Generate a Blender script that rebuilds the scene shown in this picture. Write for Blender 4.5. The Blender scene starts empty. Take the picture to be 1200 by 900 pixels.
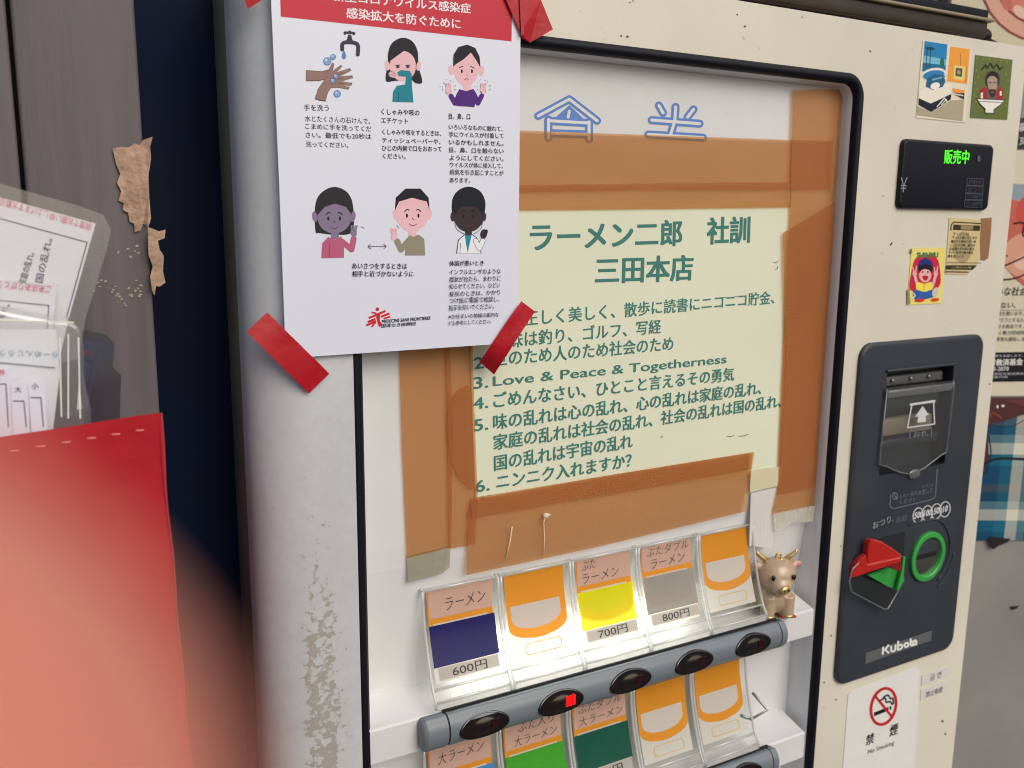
import bpy, bmesh, math, random
from mathutils import Vector, Matrix
random.seed(7)
S = bpy.context.scene
COL = S.collection
Z0 = 1.35                                    # camera height above the ground

# ------------------------------------------------------------------ camera, sky, sun, exposure
YAW, PITCH, ROLL, FPX, DIST = 0.50579557, -0.18049423, 0.00854012, 1060.3, 0.58
FWD = Vector((math.sin(YAW)*math.cos(PITCH), math.cos(YAW)*math.cos(PITCH), math.sin(PITCH)))
_r0 = Vector((math.cos(YAW), -math.sin(YAW), 0)); _u0 = _r0.cross(FWD)
RIGHT = _r0*math.cos(ROLL) + _u0*math.sin(ROLL)
UP = -_r0*math.sin(ROLL) + _u0*math.cos(ROLL)
EYE = Vector((0, -DIST, Z0))
cd = bpy.data.cameras.new('camera'); cam = bpy.data.objects.new('camera', cd); COL.objects.link(cam)
M = Matrix.Identity(4)
for i in range(3):
    M[i][0] = RIGHT[i]; M[i][1] = UP[i]; M[i][2] = -FWD[i]; M[i][3] = EYE[i]
cam.matrix_world = M
cd.sensor_width = 36; cd.lens = 36*FPX/1200; cd.clip_start = 0.002; cd.clip_end = 200
cd.dof.use_dof = True; cd.dof.focus_distance = 0.66
cd.dof.aperture_fstop = cd.lens/3.5          # an aperture about 3.5 mm wide
S.camera = cam

W = bpy.data.worlds.new('World'); S.world = W; W.use_nodes = True
nt = W.node_tree
sky = nt.nodes.new('ShaderNodeTexSky'); sky.sky_type = 'NISHITA'; sky.sun_disc = False
SUN_EL, SUN_AZ = math.radians(38), math.radians(165)
sky.sun_elevation = SUN_EL; sky.sun_rotation = SUN_AZ
sky.air_density = 1.0; sky.dust_density = 4.0; sky.ozone_density = 1.0
nt.links.new(sky.outputs[0], nt.nodes['Background'].inputs[0])
nt.nodes['Background'].inputs[1].default_value = 0.10
sd = bpy.data.lights.new('sun', 'SUN'); sd.energy = 1.0; sd.angle = math.radians(50); sd.color = (1.0, 0.975, 0.93)
sun = bpy.data.objects.new('sun', sd); COL.objects.link(sun)
sdir = Vector((math.sin(SUN_AZ)*math.cos(SUN_EL), math.cos(SUN_AZ)*math.cos(SUN_EL), math.sin(SUN_EL)))
sun.rotation_euler = sdir.to_track_quat('Z', 'Y').to_euler(); sun.location = (0, -3, 4)
S.view_settings.view_transform = 'Standard'; S.view_settings.look = 'None'
S.view_settings.exposure = 0.10; S.view_settings.gamma = 1
S.render.engine = 'CYCLES'
S.cycles.use_denoising = True; S.cycles.filter_width = 1.0
S.cycles.max_bounces = 10; S.cycles.transparent_max_bounces = 24

# ------------------------------------------------------------------ pixel of the photograph -> point on a plane of the place
def ray(px, py): return FWD*FPX + RIGHT*(px-600) - UP*(py-450)
class Plane:
    def __init__(s, point, normal): s.p = Vector(point); s.n = Vector(normal).normalized()   # normal looks at the viewer
    def __call__(s, px, py, lift=0):
        d = ray(px, py); q = s.p + s.n*lift
        return EYE + d*((q-EYE).dot(s.n)/d.dot(s.n))
def front(y): return Plane((0, y, 0), (0, -1, 0))
def F(px, py, y=0.0): return front(y)(px, py)

# ------------------------------------------------------------------ materials
def lin(c): return tuple(((v/255)/12.92 if v <= 10 else ((v/255+.055)/1.055)**2.4) for v in c) + (1,)
MATS = {}
def mat(name, c, rough=.5, metal=0, var=0, vscale=60, bump=0, bscale=300, coat=0, spec=.5, stretch=None,
        specks=0, emit=None, estr=0, alpha=None, tint=None, transl=0, sss=0, stain=None):
    if name in MATS: return MATS[name]
    m = bpy.data.materials.new(name); m.use_nodes = True; n = m.node_tree.nodes; l = m.node_tree.links
    p = n['Principled BSDF']; out = n['Material Output']
    col = lin(c); p.inputs['Base Color'].default_value = col
    p.inputs['Roughness'].default_value = rough; p.inputs['Metallic'].default_value = metal
    p.inputs['Specular IOR Level'].default_value = spec
    p.inputs['Coat Weight'].default_value = coat; p.inputs['Coat Roughness'].default_value = .08
    tc = n.new('ShaderNodeTexCoord'); vec = tc.outputs['Object']
    if stretch:
        mp = n.new('ShaderNodeMapping'); mp.inputs['Scale'].default_value = stretch; l.new(vec, mp.inputs[0]); vec = mp.outputs[0]
    cur = None
    if var:
        nz = n.new('ShaderNodeTexNoise'); nz.inputs['Scale'].default_value = vscale; nz.inputs['Detail'].default_value = 6
        nz.inputs['Roughness'].default_value = .6; l.new(vec, nz.inputs['Vector'])
        mr = n.new('ShaderNodeMapRange'); mr.inputs[1].default_value = .3; mr.inputs[2].default_value = .7
        mr.inputs[3].default_value = 1-var; mr.inputs[4].default_value = 1+var*.5; l.new(nz.outputs[0], mr.inputs[0])
        mx = n.new('ShaderNodeVectorMath'); mx.operation = 'SCALE'; mx.inputs[0].default_value = col[:3]
        l.new(mr.outputs[0], mx.inputs['Scale']); cur = mx.outputs[0]
        rr = n.new('ShaderNodeMapRange'); rr.inputs[1].default_value = .3; rr.inputs[2].default_value = .7
        rr.inputs[3].default_value = max(.03, rough-.1); rr.inputs[4].default_value = min(1, rough+.12)
        l.new(nz.outputs[0], rr.inputs[0]); l.new(rr.outputs[0], p.inputs['Roughness'])
    def over(fac, colour):
        nonlocal cur
        mi = n.new('ShaderNodeMix'); mi.data_type = 'RGBA'; l.new(fac, mi.inputs[0])
        if cur is None: mi.inputs[6].default_value = col
        else: l.new(cur, mi.inputs[6])
        mi.inputs[7].default_value = lin(colour); cur = mi.outputs[2]
    if specks:
        for sc, th, amt in ((75, .77, specks*.7), (230, .775, specks*.8)):
            nz = n.new('ShaderNodeTexNoise'); nz.inputs['Scale'].default_value = sc; nz.inputs['Detail'].default_value = 3
            l.new(tc.outputs['Object'], nz.inputs['Vector'])
            mr = n.new('ShaderNodeMapRange'); mr.inputs[1].default_value = th-.06; mr.inputs[2].default_value = th+.05
            mr.inputs[4].default_value = amt; l.new(nz.outputs[0], mr.inputs[0]); over(mr.outputs[0], (96, 82, 62))
    if stain:                                       # flaked and dirty paint: (colour, scale, x0, x1, z_top, z_full) in object space
        sc_, scale, x0, x1, zt, zf, amt = stain
        sx = n.new('ShaderNodeSeparateXYZ'); l.new(tc.outputs['Object'], sx.inputs[0])
        def rng(o, a, b):
            q = n.new('ShaderNodeMapRange'); q.inputs[1].default_value = a; q.inputs[2].default_value = b; l.new(o, q.inputs[0]); return q.outputs[0]
        def mul(a, b):
            q = n.new('ShaderNodeMath'); q.operation = 'MULTIPLY'; l.new(a, q.inputs[0]); l.new(b, q.inputs[1]); return q.outputs[0]
        w = (x1-x0)
        reg = mul(mul(rng(sx.outputs[0], x0, x0+.3*w), rng(sx.outputs[0], x1, x1-.4*w)), rng(sx.outputs[2], zt, zf))
        nz = n.new('ShaderNodeTexNoise'); nz.inputs['Scale'].default_value = scale; nz.inputs['Detail'].default_value = 9; nz.inputs['Roughness'].default_value = .68
        l.new(tc.outputs['Object'], nz.inputs['Vector'])
        ad = n.new('ShaderNodeMath'); ad.operation = 'MULTIPLY_ADD'; l.new(reg, ad.inputs[0]); ad.inputs[1].default_value = .30; l.new(nz.outputs[0], ad.inputs[2])
        mr = rng(ad.outputs[0], .765, .785)
        q = n.new('ShaderNodeMath'); q.operation = 'MULTIPLY'; l.new(mr, q.inputs[0]); q.inputs[1].default_value = amt
        soft = n.new('ShaderNodeMath'); soft.operation = 'MULTIPLY'; l.new(rng(ad.outputs[0], .45, .85), soft.inputs[0]); soft.inputs[1].default_value = .22
        over(soft.outputs[0], (150, 146, 138)); over(q.outputs[0], sc_)
    if cur is not None: l.new(cur, p.inputs['Base Color'])
    if bump:
        nb = n.new('ShaderNodeTexNoise'); nb.inputs['Scale'].default_value = bscale; nb.inputs['Detail'].default_value = 4; l.new(vec, nb.inputs['Vector'])
        bp = n.new('ShaderNodeBump'); bp.inputs['Strength'].default_value = bump; bp.inputs['Distance'].default_value = .004
        l.new(nb.outputs[0], bp.inputs['Height']); l.new(bp.outputs[0], p.inputs['Normal'])
    if emit: p.inputs['Emission Color'].default_value = lin(emit); p.inputs['Emission Strength'].default_value = estr
    if sss:
        p.inputs['Subsurface Weight'].default_value = sss; p.inputs['Subsurface Radius'].default_value = (1, .35, .2); p.inputs['Subsurface Scale'].default_value = .004
    last = p.outputs[0]
    if transl:
        tr = n.new('ShaderNodeBsdfTranslucent')
        if cur is not None: l.new(cur, tr.inputs[0])
        else: tr.inputs[0].default_value = col
        ms = n.new('ShaderNodeMixShader'); ms.inputs[0].default_value = transl; l.new(last, ms.inputs[1]); l.new(tr.outputs[0], ms.inputs[2]); last = ms.outputs[0]
    if alpha is not None:
        tp = n.new('ShaderNodeBsdfTransparent'); tp.inputs[0].default_value = lin(tint or (255, 255, 255))
        ms = n.new('ShaderNodeMixShader'); ms.inputs[0].default_value = alpha; l.new(tp.outputs[0], ms.inputs[1]); l.new(last, ms.inputs[2]); last = ms.outputs[0]
    l.new(last, out.inputs[0])
    MATS[name] = m; return m
def clear(name, gloss=.10, rough=.05, tint=(246, 248, 246), milk=.0, ior=1.45):      # thin clear plastic
    if name in MATS: return MATS[name]
    m = bpy.data.materials.new(name); m.use_nodes = True; n = m.node_tree.nodes; l = m.node_tree.links
    n.remove(n['Principled BSDF']); out = n['Material Output']
    tp = n.new('ShaderNodeBsdfTransparent'); tp.inputs[0].default_value = lin(tint)
    gl = n.new('ShaderNodeBsdfGlossy'); gl.inputs['Roughness'].default_value = rough
    df = n.new('ShaderNodeBsdfTranslucent'); df.inputs[0].default_value = (.85, .86, .85, 1)
    d2 = n.new('ShaderNodeBsdfDiffuse'); d2.inputs[0].default_value = (.85, .86, .85, 1)
    md = n.new('ShaderNodeMixShader'); md.inputs[0].default_value = .5; l.new(df.outputs[0], md.inputs[1]); l.new(d2.outputs[0], md.inputs[2])
    a = n.new('ShaderNodeMixShader'); a.inputs[0].default_value = milk; l.new(tp.outputs[0], a.inputs[1]); l.new(md.outputs[0], a.inputs[2])
    fr = n.new('ShaderNodeFresnel'); fr.inputs[0].default_value = ior
    mm = n.new('ShaderNodeMath'); mm.operation = 'MULTIPLY_ADD'; l.new(fr.outputs[0], mm.inputs[0]); mm.inputs[1].default_value = .8; mm.inputs[2].default_value = gloss*.3
    mm.use_clamp = True
    ge = n.new('ShaderNodeNewGeometry'); fb = n.new('ShaderNodeMath'); fb.operation = 'SUBTRACT'; fb.inputs[0].default_value = 1; l.new(ge.outputs['Backfacing'], fb.inputs[1])
    m3 = n.new('ShaderNodeMath'); m3.operation = 'MULTIPLY'; l.new(mm.outputs[0], m3.inputs[0]); l.new(fb.outputs[0], m3.inputs[1]); mm = m3
    b = n.new('ShaderNodeMixShader'); l.new(mm.outputs[0], b.inputs[0]); l.new(a.outputs[0], b.inputs[1]); l.new(gl.outputs[0], b.inputs[2])
    l.new(b.outputs[0], out.inputs[0]); MATS[name] = m; return m
def ink(c, name=None): return mat(name or 'print_%02x%02x%02x' % tuple(c), c, rough=.45, spec=.25)

# ------------------------------------------------------------------ mesh builder
class MB:
    def __init__(s): s.v = []; s.f = []; s.mi = []; s.mats = []; s.sm = []
    def slot(s, m):
        if m not in s.mats: s.mats.append(m)
        return s.mats.index(m)
    def add(s, verts, faces, m, smooth=False):
        o = len(s.v); k = s.slot(m); s.v += [Vector(v) for v in verts]
        for f in faces: s.f.append([i+o for i in f]); s.mi.append(k); s.sm.append(smooth)
    def bm(s, b, m, smooth=False, mtx=None):
        b.verts.index_update(); s.add([(mtx @ v.co) if mtx else v.co.copy() for v in b.verts], [[v.index for v in f.verts] for f in b.faces], m, smooth); b.free()
    def box(s, lo, hi, m, bevel=0, seg=2, mtx=None):
        b = bmesh.new(); bmesh.ops.create_cube(b, size=1)
        for v in b.verts: v.co = Vector([(lo[i]+hi[i])/2 + v.co[i]*(hi[i]-lo[i]) for i in range(3)])
        if bevel: bmesh.ops.bevel(b, geom=b.edges[:], offset=bevel, segments=seg, affect='EDGES', profile=.5)
        s.bm(b, m, bool(bevel), mtx)
    def prism(s, poly, d, m, bevel=0, seg=2):
        """poly: 3-D loop; d: extrusion vector (away from the viewer)"""
        b = bmesh.new(); n = len(poly)
        a = [b.verts.new(p) for p in poly]; c = [b.verts.new(Vector(p)+Vector(d)) for p in poly]
        fr = b.faces.new(a); b.faces.new(c[::-1])
        for i in range(n): b.faces.new((a[i], c[i], c[(i+1) % n], a[(i+1) % n]))
        bmesh.ops.recalc_face_normals(b, faces=b.faces[:])
        if bevel: bmesh.ops.bevel(b, geom=list(fr.edges), offset=bevel, segments=seg, affect='EDGES', profile=.5)
        s.bm(b, m, False)
    def flat(s, poly, m): s.add(poly, [list(range(len(poly)))], m)
    def tube(s, pts, r, m, n=10, smooth=True):
        rings = []; pts = [Vector(p) for p in pts]
        rs = r if isinstance(r, (list, tuple)) else [r]*len(pts)
        up0 = None; vs = []; fs = []
        for i, p in enumerate(pts):
            t = (pts[min(i+1, len(pts)-1)]-pts[max(i-1, 0)]).normalized()
            if up0 is None: up0 = t.orthogonal().normalized()
            a = (up0 - t*up0.dot(t)).normalized(); b_ = t.cross(a); up0 = a
            for k in range(n):
                an = 2*math.pi*k/n; vs.append(p + a*math.cos(an)*rs[i] + b_*math.sin(an)*rs[i])
        for i in range(len(pts)-1):
            for k in range(n): fs.append((i*n+k, i*n+(k+1) % n, (i+1)*n+(k+1) % n, (i+1)*n+k))
        fs.append(tuple(range(n))[::-1]); fs.append(tuple((len(pts)-1)*n+k for k in range(n)))
        s.add(vs, fs, m, smooth)
    def ball(s, c, r, m, sx=(1, 1, 1), u=20, w=12, mtx=None):
        b = bmesh.new(); bmesh.ops.create_uvsphere(b, u_segments=u, v_segments=w, radius=1)
        for v in b.verts: v.co = Vector([c[i]+v.co[i]*r*sx[i] for i in range(3)])
        s.bm(b, m, True, mtx)
    def build(s, name, parent=None, kind=None):
        me = bpy.data.meshes.new(name)
        if parent is None:
            lo = [min(v[i] for v in s.v) for i in range(3)]; hi = [max(v[i] for v in s.v) for i in range(3)]
            org = Vector(((lo[0]+hi[0])/2, (lo[1]+hi[1])/2, lo[2]))
        else:
            org = Vector((0, 0, 0)); q = parent
            while q: org = org + q.location; q = q.parent
        me.from_pydata([v-org for v in s.v], [], s.f)
        for m in s.mats: me.materials.append(m)
        for i, p in enumerate(me.polygons): p.material_index = s.mi[i]; p.use_smooth = s.sm[i]
        me.update()
        o = bpy.data.objects.new(name, me); COL.objects.link(o)
        if parent is None: o.location = org
        else: o.parent = parent
        if kind: o['kind'] = kind
        return o
def thing(name, label, cat, loc, group=None):
    o = bpy.data.objects.new(name, None); o.empty_display_size = .02; COL.objects.link(o); o.location = loc
    return tag(o, label, cat, group)
def tag(o, label, cat, group=None):
    o['label'] = label; o['category'] = cat
    if group: o['group'] = group
    return o

# ------------------------------------------------------------------ flat print: shapes, strokes and lettering laid on a surface
def smooth_loop(pts, k=5, closed=True):
    out = []; n = len(pts)
    rng_ = range(n) if closed else range(n-1)
    for i in rng_:
        g = (lambda j: pts[j % n]) if closed else (lambda j: pts[max(0, min(n-1, j))])
        p0, p1, p2, p3 = g(i-1), g(i), g(i+1), g(i+2)
        for s_ in range(k):
            t = s_/k
            out.append(tuple(.5*(2*p1[a]+(p2[a]-p0[a])*t+(2*p0[a]-5*p1[a]+4*p2[a]-p3[a])*t*t+(3*p1[a]-p0[a]-3*p2[a]+p3[a])*t**3) for a in (0, 1)))
    if not closed: out.append(pts[-1])
    return out
def tri_fill(mb, pts3, m):
    b = bmesh.new(); vs = [b.verts.new(p) for p in pts3]
    es = [b.edges.new((vs[i], vs[(i+1) % len(vs)])) for i in range(len(vs))]
    bmesh.ops.triangle_fill(b, use_beauty=True, edges=es); mb.bm(b, m)
class Print:
    """draws in photo pixels (through an optional zoom map) on a plane, each layer a hair above the last"""
    def __init__(s, plane, lift=.0003, zm=None, step=.000008): s.pl = plane; s.l = lift; s.z = zm or (lambda u, v: (u, v)); s.mb = MB(); s.step = step
    def P(s, u, v): return s.pl(*s.z(u, v), s.l)
    def up(s): s.l += s.step
    def poly(s, pts, c, smooth=False):
        if smooth: pts = smooth_loop(pts)
        tri_fill(s.mb, [s.P(*p) for p in pts], c if not isinstance(c, tuple) else ink(c)); s.up()
    def ell(s, cx, cy, rx, ry, c, rot=0, n=28):
        a = math.radians(rot)
        s.poly([(cx+rx*math.cos(t)*math.cos(a)-ry*math.sin(t)*math.sin(a), cy+rx*math.cos(t)*math.sin(a)+ry*math.sin(t)*math.cos(a)) for t in [2*math.pi*i/n for i in range(n)]], c)
    def stroke(s, pts, w, c, smooth=False, closed=False, cap=True):
        """ribbon of width w (in the drawing's units) with round ends; sharp bends start a new piece one layer up"""
        m = ink(c) if isinstance(c, tuple) else c
        if smooth: pts = smooth_loop(pts, 6, closed)
        if closed and len(pts) < 9: pts = list(pts)+[pts[0]]; closed = False
        P = [Vector(p) for p in (list(pts)+[pts[0]] if closed else pts)]
        runs = [[P[0]]]
        for i in range(1, len(P)):
            runs[-1].append(P[i])
            if i < len(P)-1 and not closed:
                a = (P[i]-P[i-1]); b_ = (P[i+1]-P[i])
                if a.length > 0 and b_.length > 0 and a.normalized().dot(b_.normalized()) < .72: runs.append([P[i]])
        for run in runs:
            n = len(run); L = []; Q = []
            for i, p in enumerate(run):
                if closed and i in (0, n-1): t = (run[1]-run[-2])
                else: t = run[min(n-1, i+1)]-run[max(0, i-1)]
                t = t.normalized() if t.length else Vector((1, 0)); nrm = Vector((-t.y, t.x)); L.append(p+nrm*w/2); Q.append(p-nrm*w/2)
            s.mb.add([s.P(*q) for q in L]+[s.P(*q) for q in Q], [(i, i+1, n+i+1, n+i) for i in range(n-1)], m)
            s.up()
            if not closed and (cap or len(runs) > 1):
                for k_, q in enumerate((run[0], run[-1])):
                    if cap or (run is not runs[0] if k_ == 0 else run is not runs[-1]):
                        s.mb.add([s.P(q.x+w/2*math.cos(k*math.pi/8), q.y+w/2*math.sin(k*math.pi/8)) for k in range(16)], [list(range(16))], m)
                s.up()
    def text(s, body, p0, p1, h, c, bold=0, shear=0, fill=True, up=None, res=3):
        """bounding box of the words fitted from p0 (lower left) to p1 (lower right), h tall (drawing units)"""
        vs, fs = glyphs(body, 0 if bold >= 0 else bold, shear, res)
        xs = [v[0] for v in vs]; ys = [v[1] for v in vs]; x0, x1, y0, y1 = min(xs), max(xs), min(ys), max(ys)
        m = ink(c) if isinstance(c, tuple) else c
        sh = [(0, 0)] if bold < .006 else [(-bold, -bold*.6), (bold, -bold*.6), (-bold, bold*.6), (bold, bold*.6)] + ([(0, 0)] if bold > .02 else [])
        for dx, dy in sh:                      # heavier weight: the same letters laid side by side a hair apart
            A = s.P(*p0); B = s.P(*p1); u = B-A
            if up is None:
                hv = (s.P(p0[0], p0[1]-h)-A); w = s.pl.n.cross(u).normalized(); w = w*abs(hv.dot(w))
            else: w = s.P(p0[0]+up[0], p0[1]+up[1])-A
            s.mb.add([A+u*((v[0]+dx-x0)/(x1-x0))+w*((v[1]+dy-y0)/(y1-y0)) for v in vs], fs, m); s.up()
    def build(s, name, parent=None): return s.mb.build(name, parent)
_G = {}
def glyphs(body, bold, shear, res):
    k = (body, bold, shear, res)
    if k in _G: return _G[k]
    c = bpy.data.curves.new('lettering', 'FONT'); c.body = body; c.offset = bold; c.shear = shear; c.resolution_u = res; c.fill_mode = 'FRONT'; c.dimensions = '2D'
    o = bpy.data.objects.new('lettering', c); COL.objects.link(o)
    dg = bpy.context.evaluated_depsgraph_get(); dg.update()
    me = bpy.data.meshes.new_from_object(o.evaluated_get(dg))
    r = ([tuple(v.co) for v in me.vertices], [list(p.vertices) for p in me.polygons])
    bpy.data.objects.remove(o); bpy.data.curves.remove(c); bpy.data.meshes.remove(me)
    _G[k] = r; return r
def zoom(x0, y0, sc): return lambda u, v: (x0+u/sc, y0+v/sc)

# ------------------------------------------------------------------ large structure: ground, walls
g = MB(); g.add([(-60, -60, 0), (60, -60, 0), (60, 60, 0), (-60, 60, 0)], [(0, 1, 2, 3)], mat('asphalt', (92, 90, 88), .9, var=.25, vscale=12, bump=.4, bscale=90))
g.build('ground', kind='structure')

navy = mat('navy_paint', (2, 19, 46), .6, var=.35, vscale=6, spec=.15)
b = MB(); b.box((-.9, .108, 0), (.30, .135, 2.35), navy)
tag(b.build('wall_panel'), 'dark navy wall panel in the gap between grey boards and ticket machine', 'wall')

# wall on the right, turned towards the viewer
NW = Vector((-math.sin(YAW), -math.cos(YAW), 0)); WP = EYE - NW*1.062
wallp = Plane(WP, NW); TW = Vector((math.cos(YAW), -math.sin(YAW), 0))
q0 = WP + TW*.462; q1 = WP + TW*1.25
b = MB(); b.prism([Vector((q0.x, q0.y, 0)), Vector((q1.x, q1.y, 0)), Vector((q1.x, q1.y, 2.3)), Vector((q0.x, q0.y, 2.3))], -NW*.06, mat('grey_wall_paint', (148, 147, 143), .6, var=.12, vscale=9, specks=.25))
tag(b.build('wall'), 'grey painted wall at right covered with posters beside the machine', 'wall')

# ------------------------------------------------------------------ the ticket machine
XL, XR, ZT, ZB = .132, .9035, Z0+.172, 0.06
cream = mat('cream_enamel', (219, 214, 198), .36, var=.09, vscale=7, specks=.75, bump=.03, bscale=40)
grey_enamel = mat('grey_enamel', (198, 203, 207), .44, var=.09, vscale=7, specks=.4, bump=.03, bscale=40,
                  stain=((152, 147, 137), 150, .014, .066, 1.20, .96, .75))
side_paint = mat('cabinet_side_paint', (136, 132, 116), .5, var=.12, vscale=8, specks=.3)
white_plastic = mat('white_plastic', (218, 219, 220), .42, var=.05, vscale=9, specks=.25)
rubber = mat('black_rubber', (12, 15, 26), .5, spec=.25)
machine = thing('ticket_machine', 'cream ramen ticket vending machine with two rows of ticket buttons', 'ticket machine', (XL, .05, ZB))
b = MB(); b.box((XL+.006, .042, ZB), (XR-.002, .105, ZT-.004), side_paint, .003); b.build('cabinet', machine)

# door with a round-cornered opening
def rrect(x0, x1, z0, z1, r, n=8):
    pts = []
    for cx, cz, a0 in ((x1-r, z1-r, 0), (x0+r, z1-r, 90), (x0+r, z0+r, 180), (x1-r, z0+r, 270)):
        for i in range(n+1):
            a = math.radians(a0+90*i/n); pts.append((cx+r*math.cos(a), cz+r*math.sin(a)))
    return pts
OX0, OX1, OZ0, OZ1 = .1962, .6735, Z0-.60, Z0+.1275
def ring(mb, inner, outer, y0, y1, m, smooth=False):
    n = len(inner); v = []
    for y in (y0, y1):
        v += [(p[0], y, p[1]) for p in inner]; v += [(p[0], y, p[1]) for p in outer]
    fs = []
    for i in range(n):
        j = (i+1) % n
        fs += [(i, j, n+j, n+i), (2*n+i, 3*n+i, 3*n+j, 2*n+j), (i, 2*n+i, 2*n+j, j), (n+i, n+j, 3*n+j, 3*n+i)]
    mb.add(v, fs, m, smooth)
hole = rrect(OX0, OX1, OZ0, OZ1, .02)
cxm, czm = (OX0+OX1)/2, (OZ0+OZ1)/2
def to_rect(p, x0, x1, z0, z1):
    dx, dz = p[0]-cxm, p[1]-czm; k = 1e9
    if dx > 1e-9: k = min(k, (x1-cxm)/dx)
    if dx < -1e-9: k = min(k, (x0-cxm)/dx)
    if dz > 1e-9: k = min(k, (z1-czm)/dz)
    if dz < -1e-9: k = min(k, (z0-czm)/dz)
    return (cxm+dx*k, czm+dz*k)
DX0 = .185
outer = [to_rect(p, DX0, XR, ZB+.1, ZT) for p in hole]
# put true corners on the outline
for cx, cz in ((DX0, ZB+.1), (XR, ZB+.1), (XR, ZT), (DX0, ZT)):
    i = min(range(len(outer)), key=lambda k: (outer[k][0]-cx)**2+(outer[k][1]-cz)**2); outer[i] = (cx, cz)
b = MB(); ring(b, hole, outer, 0, .040, cream)
door = b.build('door', machine)
b = MB(); b.box((.7295, -.01, Z0-.2455), (.8305, .0415, Z0-.1415), cream); cutter = b.build('cutter', machine)
bo_ = door.modifiers.new('slot', 'BOOLEAN'); bo_.operation = 'DIFFERENCE'; bo_.object = cutter; bo_.solver = 'EXACT'
_dg = bpy.context.evaluated_depsgraph_get(); _dg.update(); _me = bpy.data.meshes.new_from_object(door.evaluated_get(_dg)); door.modifiers.clear(); door.data = _me; bpy.data.objects.remove(cutter)
sc_ = Print(front(0), .00015)
for x, y, r in ((738, 3, 1.6), (742, 1, 1.2), (864, 17, 1.5), (873, 31, 1.6), (735, 43, 2.0), (728, 42, 1.3), (940, 20, 1.2), (1020, 60, 1.4), (1035, 230, 1.2), (1180, 300, 1.6), (985, 640, 1.3), (974, 745, 1.6), (966, 800, 1.4), (1128, 560, 1.5), (1118, 690, 1.4), (1105, 845, 2.0), (1108, 860, 1.6), (980, 820, 1.2), (1160, 450, 1.2)):
    sc_.poly([(x+r*random.uniform(.5, 1.3)*math.cos(a), y+r*random.uniform(.4, 1.1)*math.sin(a)) for a in (0, 1.05, 2.1, 3.14, 4.2, 5.2)], mat('scuff_brown', (104, 90, 70), .7))
_b = bmesh.new(); _b.from_mesh(door.data); door.data.materials.append(sc_.mb.mats[0]); _vs = [_b.verts.new(v-machine.location) for v in sc_.mb.v]
for f in sc_.mb.f: _b.faces.new([_vs[k] for k in f]).material_index = len(door.data.materials)-1
_b.to_mesh(door.data); _b.free()
# left stile with a rolled edge
prof = [(.1325, .040)]
for i in range(13):
    a = math.pi - math.pi/2*i/12; prof.append((.1325+.036+.036*math.cos(a), .030-.0325*math.sin(a)))
prof += [(.1995, -.0025), (.2015, -.0012), (.2020, .0010), (.2020, .0040), (.186, .0040), (.186, .040)]
b = MB(); n = len(prof); v = [(x, y, z) for z in (ZB+.1, ZT) for x, y in prof]
b.add(v, [(i, (i+1) % n, n+(i+1) % n, n+i) for i in range(n)], grey_enamel); b.add(v, [list(range(n))[::-1], list(range(n, 2*n))], grey_enamel)
o = b.build('stile', machine)
for p in o.data.polygons: p.use_smooth = 0 < p.index < 13
# gasket
def inset(d, r): return rrect(OX0+d, OX1-d, OZ0+d, OZ1-d, r)
b = MB(); i1, i2, i3, i4 = inset(.0002, .0198), inset(.0025, .018), inset(.006, .0155), inset(.0085, .0135)
def loft(mb, loops, m, smooth=True):
    n = len(loops[0]); v = [p for lp in loops for p in lp]
    mb.add(v, [(k*n+i, k*n+(i+1) % n, (k+1)*n+(i+1) % n, (k+1)*n+i) for k in range(len(loops)-1) for i in range(n)], m, smooth)
lp = lambda pts, y: [(p[0], y, p[1]) for p in pts]
loft(b, [lp(i1, .004), lp(i1, -.0012), lp(i2, -.0035), lp(i3, -.0032), lp(i4, -.0005), lp(i4, .006)], rubber)
b.build('gasket', machine)
# white recess: rounded lip, side walls, display board
b = MB(); w1, w2, w3 = inset(.0086, .0134), inset(.0092, .013), inset(.0125, .010)
loft(b, [lp(w1, .0035), lp(w2, .0045), lp(inset(.0100, .0125), .010), lp(inset(.0105, .012), .018), lp(inset(.0105, .012), .0315)], white_plastic)
b.build('recess_wall', machine)
YB, YL = .0165, .030                         # display board, and the deeper board behind the buttons
b = MB(); xa, xb = OX0+.009, OX1-.0095
pr = [(OZ1-.009, YB), (Z0-.240, YB), (Z0-.256, YB+.0008), (Z0-.345, YL-.001), (Z0-.356, YL), (OZ0+.009, YL)]
b.add([(x, y, z) for z, y in pr for x in (xa, xb)], [(2*i, 2*i+1, 2*i+3, 2*i+2) for i in range(len(pr)-1)], white_plastic)
b.build('display_board', machine)
# outlined characters on the board (only their tops show above the tape)
zc = zoom(600, 0, 2.857)
pr_ = Print(front(YB), .0002, zc)
blue, pale = (98, 136, 204), (222, 221, 217)
def outlined(strokes, w):
    for s_ in strokes: pr_.stroke(s_, w, blue)
    for s_ in strokes: pr_.stroke(s_, w-17, pale)
pr_.poly([(140, 398), (192, 352), (244, 402)], blue)
outlined([[(88, 388), (192, 332), (285, 404)], [(192, 372), (188, 392)], [(122, 400), (122, 462)], [(258, 408), (258, 466)], [(122, 404), (258, 412)], [(135, 446), (250, 450)]], 27)
pr_.build('lettering', machine); pr_ = Print(front(YB), .0002, zc)
outlined([[(492, 353), (506, 378)], [(608, 366), (588, 392)], [(468, 402), (628, 414)], [(457, 450), (640, 461)], [(548, 358), (545, 405), (530, 455)]], 27)
pr_.build('lettering', machine)

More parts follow.
